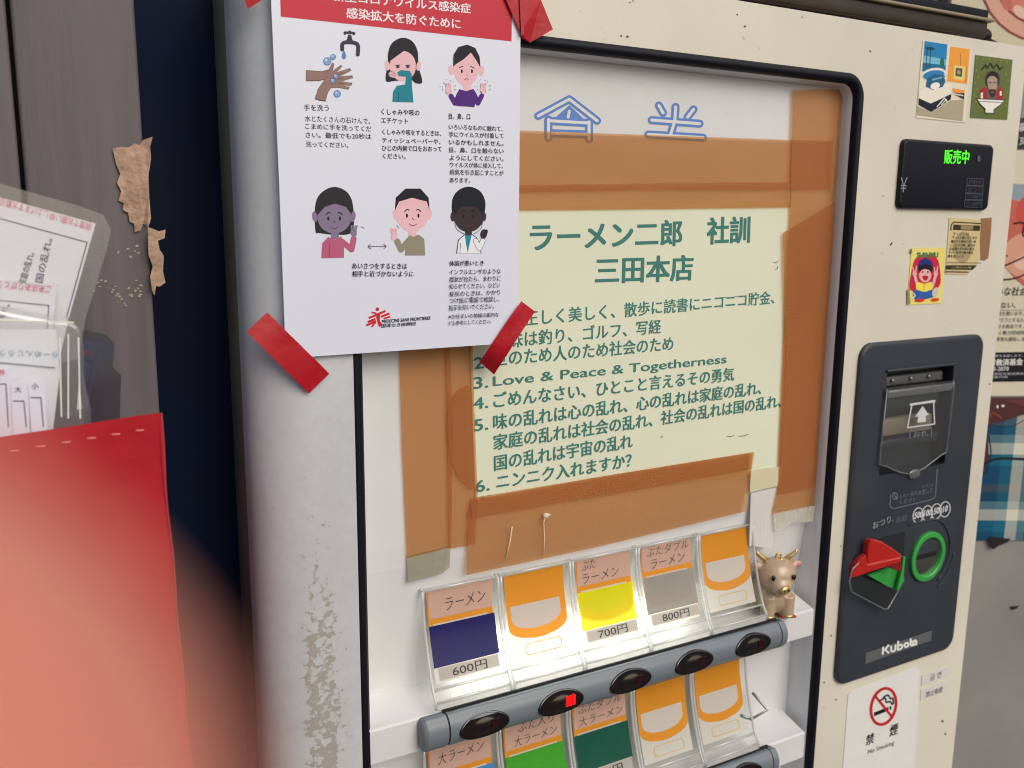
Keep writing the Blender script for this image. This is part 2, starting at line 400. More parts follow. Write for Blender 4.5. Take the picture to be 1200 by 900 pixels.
# shelves and their lamp bars
bar_m = mat('grey_blue_plastic', (112, 121, 128), .35, var=.05, vscale=20)
lens_m = mat('dark_red_lens', (14, 5, 6), .08, spec=.7, coat=.6)
led_on = mat('led_lit', (255, 20, 20), .4, emit=(255, 10, 14), estr=1.3)
led_dim = mat('led_dim', (44, 4, 8), .3)
seam_m = mat('dark_seam_gap', (22, 24, 27), .7)  # dark fill for the bar seams and the seal strip
PITCH_Z = .1305
SX0, SX1 = OX0+.0075, .6555
def shelf(k):
    dz = -PITCH_Z*k; b = MB()
    p = [(YL+.0005, Z0-.3600+dz), (.004, Z0-.3675+dz), (-.0015, Z0-.3686+dz), (-.0030, Z0-.3700+dz), (-.0030, Z0-.3955+dz), (YL+.0005, Z0-.4010+dz)]
    n = len(p)
    b.add([(x, y, z) for x in (SX0, SX1) for y, z in p], [(i, (i+1) % n, n+(i+1) % n, n+i) for i in range(n)]+[list(range(n))[::-1], list(range(n, 2*n))], white_plastic)
    sh = b.build('shelf', machine)
    b = MB(); x0, x1 = .2405, .6080
    q = [(-.0028, -.0020), (-.0105, -.0008)] + [(-.0075-.0092*math.cos(a), -.0135+.0128*math.sin(a)) for a in [math.radians(d) for d in range(70, -71, -20)]] + [(-.0105, -.0262), (-.0028, -.0255)]
    zt = Z0-.3668+dz
    def bar(xa, xb, m, grow=0.0):
        n = len(q); v = [(x, y-grow*(y < -.005), zt+z) for x in (xa, xb) for y, z in q]
        b.add(v, [(i, (i+1) % n, n+(i+1) % n, n+i) for i in range(n)], m, True); b.add(v, [list(range(n))[::-1], list(range(n, 2*n))], m)
    bar(x0+.022, x1-.0075, bar_m); bar(x0+.0205, x0+.022, seam_m, -.0006); bar(x1-.0075, x1-.0065, seam_m, -.0006); bar(x1-.0065, x1, bar_m, .0002)
    b2 = b; bar(x0+.004, x0+.0205, bar_m, .0002)
    # rounded end of the left cap
    n = len(q); c0 = Vector((0, -.0075, zt-.0135))
    loops = []
    for xx, s_ in ((x0+.004, 1), (x0+.0015, .92), (x0+.0003, .72), (x0, .4)):
        loops.append([(xx, c0.y+(y-c0.y)*s_, c0.z+(zt+z-c0.z)*s_) for y, z in q])
    loft(b, loops, bar_m); b.add(loops[-1], [list(range(n))], bar_m)
    bo = b.build('lamp_bar', machine)
    b = MB(); b.box((x0+.0205, -.0048, zt-.0030), (x1-.004, -.0030, zt+.0002), seam_m); b.build('seal_strip', bo)
    for i, (px, py) in enumerate(((568, 851), (657.5, 824.5), (739, 799.5), (813.5, 777.5), (882.5, 757))):
        c = F(px, py, -.0165); c.z += dz
        b = MB(); vs = []; n = 32
        for s_, y in ((1.0, -.0010), (1.0, .0006), (.94, .0013), (.88, .0006), (.55, .0009), (.2, .0010)):
            vs.append([(c.x+.0215*s_*math.cos(2*math.pi*j/n), -.0075-.0092*math.sqrt(1-(.0108*s_*math.sin(2*math.pi*j/n)/.0132)**2)-y, c.z+.0108*s_*math.sin(2*math.pi*j/n)) for j in range(n)])
        loft(b, vs, lens_m); b.add(vs[-1], [list(range(n))], lens_m)
        lo = b.build('oval_lens', machine)
        if k == 0:
            b = MB(); x = c.x+.0085; z = c.z
            if i == 1:
                for c_ in range(3):
                    for r_ in range(4): b.box((x-.0045+.0032*c_, -.0185, z-.0030+.0022*r_), (x-.0045+.0032*c_+.0020, -.0170, z-.0030+.0022*r_+.0018), led_on)
            else: b.box((x-.003, -.0180, z-.003), (x+.003, -.0165, z+.004), led_dim)
            l_ = b.build('led', lo)
            if i == 1: l_['label'] = 'lit bright red light'
    return sh
shelf(0); shelf(1)

# ticket buttons
acry = clear('clear_acrylic', .02, .06, milk=.012, tint=(253, 254, 253), ior=1.32)
acry_edge = clear('acrylic_edge_highlight', .35, .12, tint=(252, 253, 252), milk=.8)  # milky whiteness stands in for light caught along the edges
CX0, CP, CW = .2532, .0673, .0655
def face_profile(dz):          # (y, z) of the curved front from top to bottom
    pts = []
    for i in range(11):
        t = i/10; pts.append((.0165-.0185*(t**1.6), Z0-.2775-.0722*t+dz))
    return pts
def make_button(i, k, spec):
    dz = -PITCH_Z*k; x0 = CX0+CP*i; x1 = x0+CW; fp = face_profile(dz)
    cardw = mat('card_paper', (222, 219, 210), .6, transl=.32)
    def on_face(u, t, off):    # u 0..1 across the card, t 0..1 down, off towards the viewer
        a = t*10; j = min(9, int(a)); f_ = a-j
        y = fp[j][0]*(1-f_)+fp[j+1][0]*f_; z = fp[j][1]*(1-f_)+fp[j+1][1]*f_
        return Vector((x0+.0052+u*(CW-.0104), y+.0022-off, z))
    def sheet(mb, u0, u1, t0, t1, off, m, n=8):
        v = []
        for a in range(n+1):
            t = t0+(t1-t0)*a/n; v += [on_face(u0, t, off), on_face(u1, t, off)]
        mb.add(v, [(2*a, 2*a+1, 2*a+3, 2*a+2) for a in range(n)], m, True)
    def shp(mb, pts, off, m):
        tri_fill(mb, [on_face(u, t, off) for u, t in pts], m)
    b = MB(); sheet(b, 0, 1, .03, .97, 0, cardw)
    org = mat('card_orange', (246, 166, 24), .55, transl=.4); slotm = mat('card_slot_line', (232, 190, 110), .6, transl=.4)
    # printed blank: orange head, bowl-shaped window, small outlined slot
    def rows(mb, t0, t1, left, right, off, m, n=14):
        v = []
        for a in range(n+1):
            t = t0+(t1-t0)*a/n; v += [on_face(left(t), t, off), on_face(right(t), t, off)]
        mb.add(v, [(2*a, 2*a+1, 2*a+3, 2*a+2) for a in range(n)], m, True)
    bow = lambda t, t0, t1: math.sqrt(max(0, 1-max(0, (t-t0)/(t1-t0))**2.2))
    rows(b, .04, .76, lambda t: .5-.5*bow(t, .60, .762), lambda t: .5+.5*bow(t, .60, .762), .0003, org, 24)
    rows(b, .385, .655, lambda t: .48-.42*bow(t, .52, .657), lambda t: .48+.42*bow(t, .52, .657), .0005, cardw, 18)
    if spec is None:
        v = rrect(.22, .84, .80, .92, .055, 5); vi = rrect(.232, .828, .808, .912, .047, 5); n = len(v)
        b.add([on_face(p[0], p[1], .0003) for p in v]+[on_face(p[0], p[1], .0003) for p in vi], [(a, (a+1) % n, n+(a+1) % n, n+a) for a in range(n)], slotm)
    bt = b.build('ticket_button', machine)
    bt['label'] = 'ticket button, blank orange and white card' if spec is None else spec['label']
    if spec:
        pink = mat('note_paper', (228, 200, 186), .6, transl=.4, alpha=.93); grey = mat('price_label', (196, 190, 184), .5, transl=.35)
        b = MB()
        sheet(b, .02, .99, .04, .33, .0006, pink, 5)
        sheet(b, .0, 1.02, .40, .815, .0008, mat('tag_%02x%02x%02x' % spec['c'], spec['c'], .4, spec=.15, transl=spec.get('tr', .12), var=.06, vscale=60, alpha=spec.get('a')), 8)
        if spec.get('price'): sheet(b, .06, 1.0, .825, .945, .0006, grey, 3)
        b.build('colour_tag', bt)
        b = MB(); pen = mat('pen_ink', (74, 60, 60), .6); blk = mat('black_ink', (28, 27, 28), .5)
        def put(txt, u0, u1, t1, h, m, bold, shear=0, slope=0):
            vs, fs = glyphs(txt, bold, shear, 3); xs = [q[0] for q in vs]; ys = [q[1] for q in vs]
            a0, a1, c0, c1 = min(xs), max(xs), min(ys), max(ys)
            b.add([on_face(u0+(u1-u0)*(q[0]-a0)/(a1-a0), t1-h*(q[1]-c0)/(c1-c0)-slope*(q[0]-a0)/(a1-a0), .0010) for q in vs], fs, m)
        for (t, u0, u1, t1, h) in spec['hand']: put(t, u0, u1, t1, h, pen, -.012, .12, .015)
        b.build('lettering', bt); b = MB()
        if spec.get('price'): put(spec['price'], .26, .80, .932, .092, blk, .004); b.build('lettering', bt)
    # clear cover: curved front sheet, two cheeks, foot lip, white edge rods imitating highlights
    b = MB()
    th = .0011; n = len(fp)
    fr = [(y-.0004, z) for y, z in fp]; bk = [(y-.0004+th, z) for y, z in fp]
    v = [(x, y, z) for x in (x0+.0008, x1-.0008) for y, z in fr]+[(x, y, z) for x in (x0+.0008, x1-.0008) for y, z in bk]
    b.add(v, [(a, a+1, n+a+1, n+a) for a in range(n-1)], acry, True)
    for xa in (x0, x1-.0012):
        poly = [Vector((xa, y-.001, z)) for y, z in fp]+[Vector((xa, -.0085, Z0-.3570+dz)), Vector((xa, -.0085, Z0-.3630+dz)), Vector((xa, .0280, Z0-.3590+dz)), Vector((xa, .0285, Z0-.2775+dz))]
        b.prism(poly, (.0012, 0, 0), acry)
        b.tube([Vector((xa+.0006, y-.0012, z)) for y, z in fp]+[Vector((xa+.0006, -.0085, Z0-.3572+dz)), Vector((xa+.0006, -.0088, Z0-.3625+dz))], .0012, acry_edge, 8)
        b.tube([(xa+.0006, .0200, Z0-.2775+dz), (xa+.0006, .0160, Z0-.2770+dz)], .0009, acry_edge, 8)
    b.tube([(x0+.001, fp[0][0]-.0008, fp[0][1]), (x1-.001, fp[0][0]-.0008, fp[0][1])], .0010, acry_edge, 8)
    b.tube([(x0+.001, fp[-1][0]-.0012, fp[-1][1]), (x1-.001, fp[-1][0]-.0012, fp[-1][1])], .0012, acry_edge, 8)
    b.tube([(x0+.001, -.0086, Z0-.3575+dz), (x1-.001, -.0086, Z0-.3575+dz)], .0011, acry_edge, 8)
    b.box((x0+.0012, -.0080, Z0-.3575+dz), (x1-.0012, -.0025, Z0-.3563+dz), acry)
    b.box((x0+.0012, -.0092, Z0-.3630+dz), (x1-.0012, -.0080, Z0-.3575+dz), acry_edge)
    b.box((x0+.0012, .0160, Z0-.2782+dz), (x1-.0012, .0285, Z0-.2772+dz), acry)
    b.build('cover', bt)
rows = [[dict(c=(10, 13, 98), label='ticket button with navy tag and 600 yen price', hand=[('ラーメン', .27, .90, .27, .13)], price='600円'), None,
         dict(c=(248, 248, 10), tr=.38, a=.95, label='ticket button with glowing yellow tag and 700 yen price', hand=[('ぶた', .10, .36, .16, .11), ('ラーメン', .10, .78, .31, .11)], price='700円'),
         dict(c=(166, 160, 152), tr=.2, label='ticket button with grey tag and 800 yen price', hand=[('ぶたダブル', .10, .95, .16, .11), ('ラーメン', .17, .86, .31, .11)], price='800円'), None],
        [dict(c=(70, 140, 200), label='ticket button with blue tag in lower row', hand=[('大ラーメン', .14, .88, .25, .13)], price='700円'),
         dict(c=(66, 164, 40), label='ticket button with bright green tag in lower row', hand=[('ぶた入り', .24, .88, .16, .11), ('大ラーメン', .16, .92, .31, .11)], price='800円'),
         dict(c=(6, 84, 68), label='ticket button with dark green tag in lower row', hand=[('ぶたダブル', .10, .92, .16, .11), ('大ラーメン', .10, .94, .31, .11)], price='900円'), None, None]]
for k, row in enumerate(rows):
    for i, sp in enumerate(row): make_button(i, k, sp)
# lamps behind the lit buttons of the upper row
lampm = mat('button_lamp', (255, 255, 255), .5, emit=(255, 250, 240), estr=3.5)
for i in (1, 2, 3):
    b = MB(); xa = CX0+CP*i-.004; b.box((xa, .0215, Z0-.3555), (xa+CW*.98, .0305, Z0-.330), lampm, .001); o = b.build('button_lamp', machine)
b = MB(); b.box((CX0+.030, .0225, Z0-.3555), (CX0+CP-.006, .0305, Z0-.334), lampm, .001); b.build('button_lamp', machine)
# wire bracket on the lower shelf
b = MB(); wire = mat('steel_wire', (150, 152, 152), .3, metal=.9)
bz = lambda px, py, y: F(px, py, y)
b.tube([F(882, 812, .020), F(899, 832, .012), F(880, 843, .004), F(868, 838, .006)], .0014, wire); b.build('wire_bracket', machine)

# ---- dark control panel
pan = mat('slate_panel_plastic', (45, 51, 60), .48, var=.10, vscale=14, bump=.05, bscale=900)
pan_dk = mat('slate_recess', (38, 42, 50), .5)
white_print = mat('worn_white_print', (206, 208, 210), .5)
faint_print = mat('faded_print', (112, 118, 126), .6)
PX0, PX1, PZ0, PZ1 = .6945, .8755, Z0-.4590, Z0-.1135
def plate(mb, x0, x1, z0, z1, r, levels, m, n=8):
    """levels: (inset, y); loft from the wall outwards, last one capped"""
    L = [lp(rrect(x0+d, x1-d, z0+d, z1-d, max(.001, r-d), n), y) for d, y in levels]
    loft(mb, L, m, False); return L[-1]
b = MB(); L = plate(b, PX0, PX1, PZ0, PZ1, .014, [(-.001, .001), (-.001, -.0035), (.0012, -.0048), (.003, -.0050)], pan)
# front face with a window for the bill slot: built as ring
wq = (F(1040, 432, -.005), F(1118, 424, -.005), F(1038, 545, -.005)); BX0, BX1, BZ1, BZ0 = .7300, .8300, Z0-.1420, Z0-.2450
wl = rrect(BX0, BX1, BZ0, BZ1, .003, 8)
n = len(L); wl3 = lp(wl, -.0050)
b.add(L+wl3, [(i, (i+1) % n, n+(i+1) % n, n+i) for i in range(n)], pan)
loft(b, [wl3, lp(wl, .012)], pan_dk, False); b.add(lp(wl, .012), [list(range(n))[::-1]], pan_dk)
panel = b.build('control_panel', machine)
# raised frame lip above the window, groove lines
b = MB(); b.box((BX0-.002, -.0072, BZ1), (BX1+.003, -.0045, BZ1+.003), pan, .001); b.build('slot_hood', panel)
# bill slot: top rollers bar, beige mouth, dark housing
beige = mat('beige_slot_plastic', (176, 160, 132), .5, var=.1)
b = MB(); b.box((BX0+.001, .002, BZ1-.016), (BX1-.006, .0115, BZ1-.006), mat('slot_bar_grey', (86, 86, 84), .45), .002)
b.box((BX0+.001, .002, BZ0+.036), (BX1-.016, .0115, BZ0+.054), beige, .003); b.box((BX0+.001, .001, BZ0+.024), (BX1-.006, .0115, BZ0+.033), pan, .002); b.box((BX0+.001, .004, BZ0+.062), (BX1-.006, .0115, BZ0+.076), mat('slot_bar_dark', (66, 70, 72), .45), .002)
for xx in (.746, .773, .800): b.ball((xx, .0015, BZ1-.010), .0022, mat('screw_steel', (150, 148, 142), .3, metal=.8))
b.build('bill_slot', panel)
b = MB(); smoke = clear('smoked_flap', .25, .10, tint=(236, 238, 238), milk=.05); smoke_e = clear('flap_edge', .3, .15, tint=(190, 196, 198), milk=.22)
fx0, fx1 = BX0-.003, BX1-.001
fz1 = BZ1-.015
pts = [(fx0+.001, fz1), (fx1-.002, fz1), (fx1, fz1-.010), (fx1-.002, BZ0+.018), (fx1-.003, BZ0+.013)] + [(fx1-.003-(fx1-fx0-.002)*k/12, BZ0+.013-.0155*math.sin(math.pi*k/12)**1.4) for k in range(1, 12)] + [(fx0-.001, BZ0+.013)]
b.prism([Vector((x, -.0075, z)) for x, z in pts], (0, .0014, 0), smoke)
b.tube([(x, -.0078, z) for x, z in pts[1:]]+[(pts[0][0], -.0078, pts[0][1])], .0008, smoke_e, 6)
b.box((fx0+.002, -.0095, fz1-.010), (fx1-.004, -.0062, fz1-.002), smoke_e, .0012)
cxf = (fx0+fx1)/2; b.ball((cxf+.002, -.0078, BZ0-.0035), .0065, smoke_e, (1.3, .2, .75))
flap = b.build('bill_flap', panel)
pf = Print(front(-.0076), .0002, zoom(1030, 420, 6.43))
pf.stroke([(240, 348), (418, 322)], 17, white_print); 
pf.stroke([(248, 350), (216, 522), (420, 494), (412, 325)], 9, white_print)
pf.poly([(330, 358), (376, 426), (354, 430), (352, 478), (290, 484), (296, 436), (272, 440)], white_print)
pf.stroke([(234, 600), (234, 548), (396, 522), (396, 592)], 6, faint_print); pf.text('お札', (255, 600), (372, 582), 46, faint_print, .01)
pf.build('lettering', flap)
pp = Print(front(-.0050), .0002, zoom(1010, 550, 10))
pp.stroke([(885, 0), (860, 320), (830, 350), (380, 460), (335, 445), (330, 410), (338, 300)], 9, faint_print, False)
pp.ell(388, 312, 32, 42, faint_print); pp.ell(388, 312, 24, 33, pan); pp.stroke([(365, 275), (415, 350)], 9, faint_print)
pp.text('しわ・折れを直して', (445, 345), (825, 270), 55, faint_print, .0); pp.text('ください', (440, 412), (640, 372), 50, faint_print, .0); pp.text('お札は', (700, 222), (835, 198), 40, faint_print, -.01)
pp.text('おつり', (130, 700), (340, 620), 78, mat('half_worn_print', (160, 165, 170), .6), .0); pp.text('・返却', (350, 640), (520, 605), 72, faint_print, -.01)
for t, cx, cy, w in (('500', 660, 540, 100), ('100', 768, 515, 92), ('50', 872, 492, 66), ('10', 975, 468, 58)):
    pp.stroke([(cx+60*math.cos(a), cy+88*math.sin(a)-12*math.cos(a)) for a in [2*math.pi*j/28 for j in range(28)]], 11, white_print, False, True)
    pp.text(t, (cx-w/2, cy+40), (cx+w/2, cy+20), 70, white_print, .035, .15)
pp.build('lettering', panel)
# coin slot
green = mat('green_plastic', (58, 168, 74), .35, coat=.2, transl=.1); steel = mat('brushed_steel', (150, 148, 140), .28, metal=.95)
cc = F(1086.5, 652, -.006); RC = .0265
b = MB(); n = 40
def circ(r, y, c=cc): return [(c.x+r*math.cos(2*math.pi*j/n), y, c.z+r*1.02*math.sin(2*math.pi*j/n)) for j in range(n)]
loft(b, [circ(RC, -.0048), circ(RC, -.0076), circ(RC-.0004, -.0082), circ(RC-.0012, -.0085), circ(RC-.0012, -.0085), circ(RC-.0050, -.0088), circ(RC-.0050, -.0088), circ(RC-.0060, -.0080), circ(RC-.0070, -.0050)], green, False)
cr = b.build('coin_slot', panel)
b = MB(); loft(b, [circ(RC-.0071, -.0054), circ(RC-.012, -.0062), circ(.004, -.0064)], steel); b.add(circ(.004, -.0064), [list(range(n))], steel)
b.box((cc.x-.0185, -.0074, cc.z-.0005), (cc.x+.013, -.0060, cc.z+.0042), mat('slot_black', (6, 6, 7), .6)); b.prism([Vector((cc.x+(RC-.0074)*math.cos(a), -.0070, cc.z+.004+(RC-.0115)*max(0, math.sin(a)))) for a in [math.pi*j/14 for j in range(15)]], (0, .0006, 0), pan)
b.build('slot_plate', cr)
b = MB()
def arc(r, a0, a1): return [(cc.x+r*math.cos(math.radians(a)), -.0052, cc.z+.001+r*1.05*math.sin(math.radians(a))) for a in range(a0, a1+1, 5)]
b.tube(arc(.037, -55, 90)+[(cc.x-.034, -.0052, cc.z+.0395)], .0012, pan, 8); b.tube(arc(.045, -60, -5), .0008, pan, 8); b.build('slot_surround', panel)
# coin return: dark pocket, red lever, green plate, clear tray
zl = zoom(990, 600, 7.5); P_ = lambda u, v, y: F(*zl(u, v), y)
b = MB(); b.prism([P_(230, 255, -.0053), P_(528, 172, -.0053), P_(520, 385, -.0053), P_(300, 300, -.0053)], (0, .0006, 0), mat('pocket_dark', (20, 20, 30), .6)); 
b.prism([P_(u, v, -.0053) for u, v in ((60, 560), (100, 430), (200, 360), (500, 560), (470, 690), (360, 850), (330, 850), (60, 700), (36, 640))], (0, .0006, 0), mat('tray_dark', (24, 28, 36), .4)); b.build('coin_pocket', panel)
red = mat('red_plastic', (196, 36, 30), .33, coat=.3)
b = MB()
def yl(u): return -.0075-.0210*max(0, u-60)/445
def lever(pts, d, m, bev, off=0): b.prism([P_(u, v, yl(u)+off) for u, v in pts], (0, d, 0), m, bev, 3)
lever([(198, 470), (200, 370), (212, 285), (228, 252), (250, 242), (330, 262), (430, 325), (505, 380), (498, 408), (350, 440)], .006, red, .0012)
lever([(60, 585), (66, 545), (80, 500), (104, 455), (140, 415), (190, 378), (205, 462), (350, 430), (500, 398), (495, 440), (350, 490), (210, 535), (120, 568)], .005, red, .0014, -.0012)
lever([(400, 478), (498, 425), (496, 525), (440, 505)], .004, mat('red_plastic_inner', (150, 22, 24), .4), .0006, .001)
b.build('return_lever', panel)
b = MB(); b.prism([P_(210, 560, -.010), P_(400, 495, -.013), P_(500, 530, -.018), P_(468, 690, -.018), P_(380, 655, -.013)], (0, .003, 0), green)
b.prism([P_(516, 396, -.021), P_(536, 396, -.021), P_(520, 560, -.021), P_(526, 600, -.021), P_(476, 692, -.021), P_(462, 688, -.021), P_(500, 530, -.021)], (0, .003, 0), green, .0006); b.build('return_plate', panel)
b = MB(); b.prism([P_(40, 600, -.012), P_(150, 570, -.012), P_(470, 690, -.014), P_(380, 848, -.012), P_(345, 852, -.012), P_(60, 690, -.012)], (0, .001, 0), clear('tray_clear', .12, .06, tint=(225, 230, 232), milk=.02))
b.tube([P_(u, v, y) for u, v, y in ((470, 692, -.014), (382, 848, -.012), (345, 854, -.012), (58, 700, -.012), (40, 610, -.012), (70, 500, -.012), (190, 378, -.010))], .0008, smoke_e, 8); b.build('coin_tray', panel)
# maker's plate
zk = zoom(960, 560, 2.647)
b = MB(); b.prism([F(*zk(u, v), -.0058) for u, v in ((145, 545), (350, 475), (348, 505), (142, 578))], (0, .0012, 0), mat('plate_grey', (92, 96, 98), .45), .0003); pl = b.build('maker_plate', panel)
pk = Print(front(-.0058), .0003, zk); W_ = 6.0; wp = mat('white_paint_print', (232, 232, 230), .5)
sl = -.30                                         # baseline climbs to the right in the picture
base = lambda x: 549+(x-195)*sl
def Y(x, h): return base(x)-h
pk.stroke([(197, Y(197, 0)), (199, Y(199, 24))], W_, wp, cap=False); pk.stroke([(216, Y(216, 25)), (203, Y(203, 11))], W_, wp, cap=False); pk.stroke([(206, Y(206, 11)), (217, Y(217, -1))], W_, wp, cap=False)
pk.stroke([(223, Y(223, 17)), (223, Y(223, 4)), (227, Y(227, 1)), (233, Y(233, 1)), (236, Y(236, 4)), (237, Y(237, 17))], W_, wp)
pk.stroke([(245, Y(245, 26)), (244, Y(244, 1)), (253, Y(253, 1)), (257, Y(257, 5)), (257, Y(257, 11)), (254, Y(254, 14)), (248, Y(248, 14))], W_, wp)
pk.stroke([(264, Y(264, 8)), (266, Y(266, 13)), (271, Y(271, 14)), (276, Y(276, 12)), (277, Y(277, 6)), (274, Y(274, 2)), (268, Y(268, 2))], W_, wp, False, True)
pk.stroke([(284, Y(284, 22)), (284, Y(284, 4)), (288, Y(288, 1))], W_, wp); pk.stroke([(280, Y(280, 15)), (289, Y(289, 15))], W_*.8, wp, cap=False)
pk.stroke([(301, Y(301, 1)), (301, Y(301, 11)), (298, Y(298, 14)), (292, Y(292, 12)), (291, Y(291, 5)), (294, Y(294, 1)), (299, Y(299, 3))], W_, wp)
pk.build('lettering', pl)

# ---- status screen
scr = mat('screen_black_plastic', (10, 13, 24), .35, spec=.3); glass = mat('screen_glass', (5, 9, 30), .2, spec=.25)
s0, s1, s2, s3 = F(1056, 163), F(1158.5, 171), F(1154, 246), F(1048.5, 244.5)
b = MB(); L = plate(b, .7272, .8605, Z0+.0125, Z0+.0755, .006, [(0, .001), (0, -.0030), (.0010, -.0042), (.0025, -.0046)], scr); b.add(L, [list(range(len(L)))], glass)
screen = b.build('status_screen', machine)
ps = Print(front(-.0046), .0003, zoom(1000, 140, 3.75))
lit = mat('green_lit_letters', (70, 255, 40), .5, emit=(80, 255, 40), estr=1.0); dimp = mat('dim_screen_print', (70, 78, 92), .5)
ps.text('販売中', (398, 194), (506, 196), 62, lit, .006)
ps.text('￥', (204, 320), (234, 320), 66, mat('grey_screen_print', (140, 146, 156), .5), -.005)
for i, (u0, v0, u1, v1, t) in enumerate(((500, 258, 572, 288, '釣銭切れ'), (496, 292, 570, 322, 'おつり'), (494, 326, 568, 350, '○1000円'), (490, 354, 566, 384, '○100円'))):
    ps.stroke([(u0, v0), (u1, v0+3), (u1-2, v1+3), (u0-2, v1)], 2.5, dimp, False, True); ps.text(t, (u0+6, v1-5), (u1-8, v1-3), (v1-v0)*.62, dimp, -.005)
ps.ell(552, 172, 8, 14, dimp); ps.build('lettering', screen)

# ------------------------------------------------------------------ rail, pane and pole above the machine
railm = mat('dark_brown_metal', (58, 48, 38), .35, metal=.3, var=.2, vscale=30)
b = MB(); xe = F(1164, 40).x
b.box((.25, .002, ZT+.003), (xe-.006, .060, ZT+.0175), railm, .002); b.box((.25, -.001, ZT+.0176), (xe, .060, ZT+.0205), mat('rail_edge_highlight', (150, 138, 112), .4), .001); b.box((.25, .004, ZT+.0206), (xe-.004, .060, ZT+.0290), rubber, .001)  # pale strip: the highlight on the rail's edge put into its colour
rp = b; tag(rp.build('metal_rail'), 'dark brown metal rail with pale painted edge highlight lying along the machine top', 'rail')
b = MB(); b.ball((xe+.002, .012, ZT+.007), .0075, rubber, (1.1, 1, 1)); b.tube([(xe-.004, .012, ZT+.009), (xe+.012, .012, ZT+.002), (xe+.04, .02, ZT+.001)], .004, rubber)
tag(b.build('rubber_bumper'), 'black rubber bumper at the right end of the brown rail', 'bumper')
xg = F(1103, 8, .05).x
b = MB(); b.box((.3, .050, ZT+.0295), (xg, .054, ZT+.42), mat('grey_pane', (112, 113, 110), .3, var=.08, vscale=6)); pane = b.build('window_pane'); tag(pane, 'plain grey window pane standing above the rail', 'window')
b = MB(); xp = F(1108, 8, .045).x; b.tube([(xp, .045, ZT+.0295), (xp, .045, ZT+.42)], .0052, mat('aluminium', (176, 182, 178), .35, metal=.7), 16); tag(b.build('metal_pole'), 'thin silver metal pole beside the grey pane at top right', 'pole')

# ------------------------------------------------------------------ posters on the right wall
def wall_poster(name, label, cat, quad, c, thick=.0012, group=None):
    t = thing(name, label, cat, wallp(*quad[3], .0005), group)
    b = MB(); b.prism([wallp(*p, thick+.0004) for p in quad], -NW*-0+(-NW*thick)*1.0 if False else (-NW)*thick, mat('paper_%02x%02x%02x' % c, c, .4, var=.04, vscale=12)); b.build('sheet', t); return t
t1 = wall_poster('charity_poster', 'cream charity fund poster with pink painting and black telephone strip', 'poster', ((1110, 176), (1262, 176), (1258, 464), (1100, 464)), (226, 219, 194), group=None)
d = Print(wallp, .0020)
d.ell(1222, 275, 52, 66, (206, 108, 92)); d.ell(1216, 300, 42, 30, (228, 166, 140)); d.ell(1196, 226, 22, 10, (150, 168, 180), 12); d.ell(1224, 250, 34, 28, (212, 84, 76)); d.ell(1208, 308, 20, 10, (240, 196, 176))
d.stroke([(1188, 262), (1200, 262), (1199, 276), (1212, 280)], 2.2, (40, 22, 20), True); d.stroke([(1176, 312), (1192, 305), (1206, 298), (1230, 284)], 2.0, (70, 26, 26), True); d.stroke([(1176, 328), (1196, 324), (1222, 308)], 2, (80, 30, 30), True)
d.build('painting', t1)
d = Print(wallp, .0020, zoom(1120, 330, 6)); K = (26, 26, 28)
d.text('明るくきれいな社会を', (-12, 104), (558, 97), 62, K, .012, .22); d.text('暴力のない、　さあ', (170, 190), (590, 184), 44, K, .008, .22); d.stroke([(150, 203), (700, 199)], 2.5, K)
for i, tx in enumerate(('犯罪の被害者を救います。', '日々たちあがろうとする人', '支援をつづける基金です。', '社会からなく暴力団排除を', '治療や裁判費用も援助します')):
    v = 242+i*45; d.text(tx, (150-i*4, v), (478+(36 if i > 2 else 0), v-4), 30, K, .004)
d.poly([(150, 500), (800, 490), (800, 698), (140, 706)], (24, 25, 36))
d.text('被害者救済基金', (140, 596), (470, 586), 46, (236, 236, 232), .03); d.text('03-3453-2878', (150, 632), (372, 626), 28, (230, 230, 228), .012)
d.text('犯罪被害者を支援します。', (170, 534), (470, 528), 18, (210, 210, 212)); d.text('〒 千代田区支援協議会', (170, 660), (480, 654), 17, (210, 210, 212)); d.text('事務局案内係', (170, 682), (365, 678), 17, (210, 210, 212))
d.build('lettering', t1)
t2 = wall_poster('food_poster', 'poster with a big round pink dish at the top right corner', 'poster', ((1116, -80), (1290, -80), (1290, 60), (1114, 60)), (214, 204, 172))
d = Print(wallp, .0020); d.ell(1222, -22, 74, 72, (150, 70, 66), 20); d.ell(1223, -22, 72.5, 70, (228, 172, 150), 20); d.ell(1224, -26, 60, 58, (148, 60, 58), 20); d.ell(1225, -27, 58.5, 56.5, (222, 128, 112), 20); d.ell(1196, 14, 10, 6, (240, 200, 180), 40); d.ell(1180, 4, 6, 9, (206, 112, 100), -20); d.build('dish_picture', t2)
t4 = wall_poster('small_notice', 'small black notice with white writing above the charity poster', 'notice', ((1190, 138), (1250, 138), (1248, 174), (1188, 174)), (30, 30, 32), .0009)
d = Print(wallp, .0018); d.text('募集', (1193, 154), (1222, 154), 10, (220, 220, 216), .01); d.text('東京', (1194, 170), (1222, 170), 10, (210, 210, 206), .01); d.build('lettering', t4)
t3 = wall_poster('photo_poster', 'torn glossy photo poster of a teal plaid shirt against dark red', 'poster', ((1090, 466), (1330, 466), (1322, 632), (1082, 634)), (84, 44, 44))
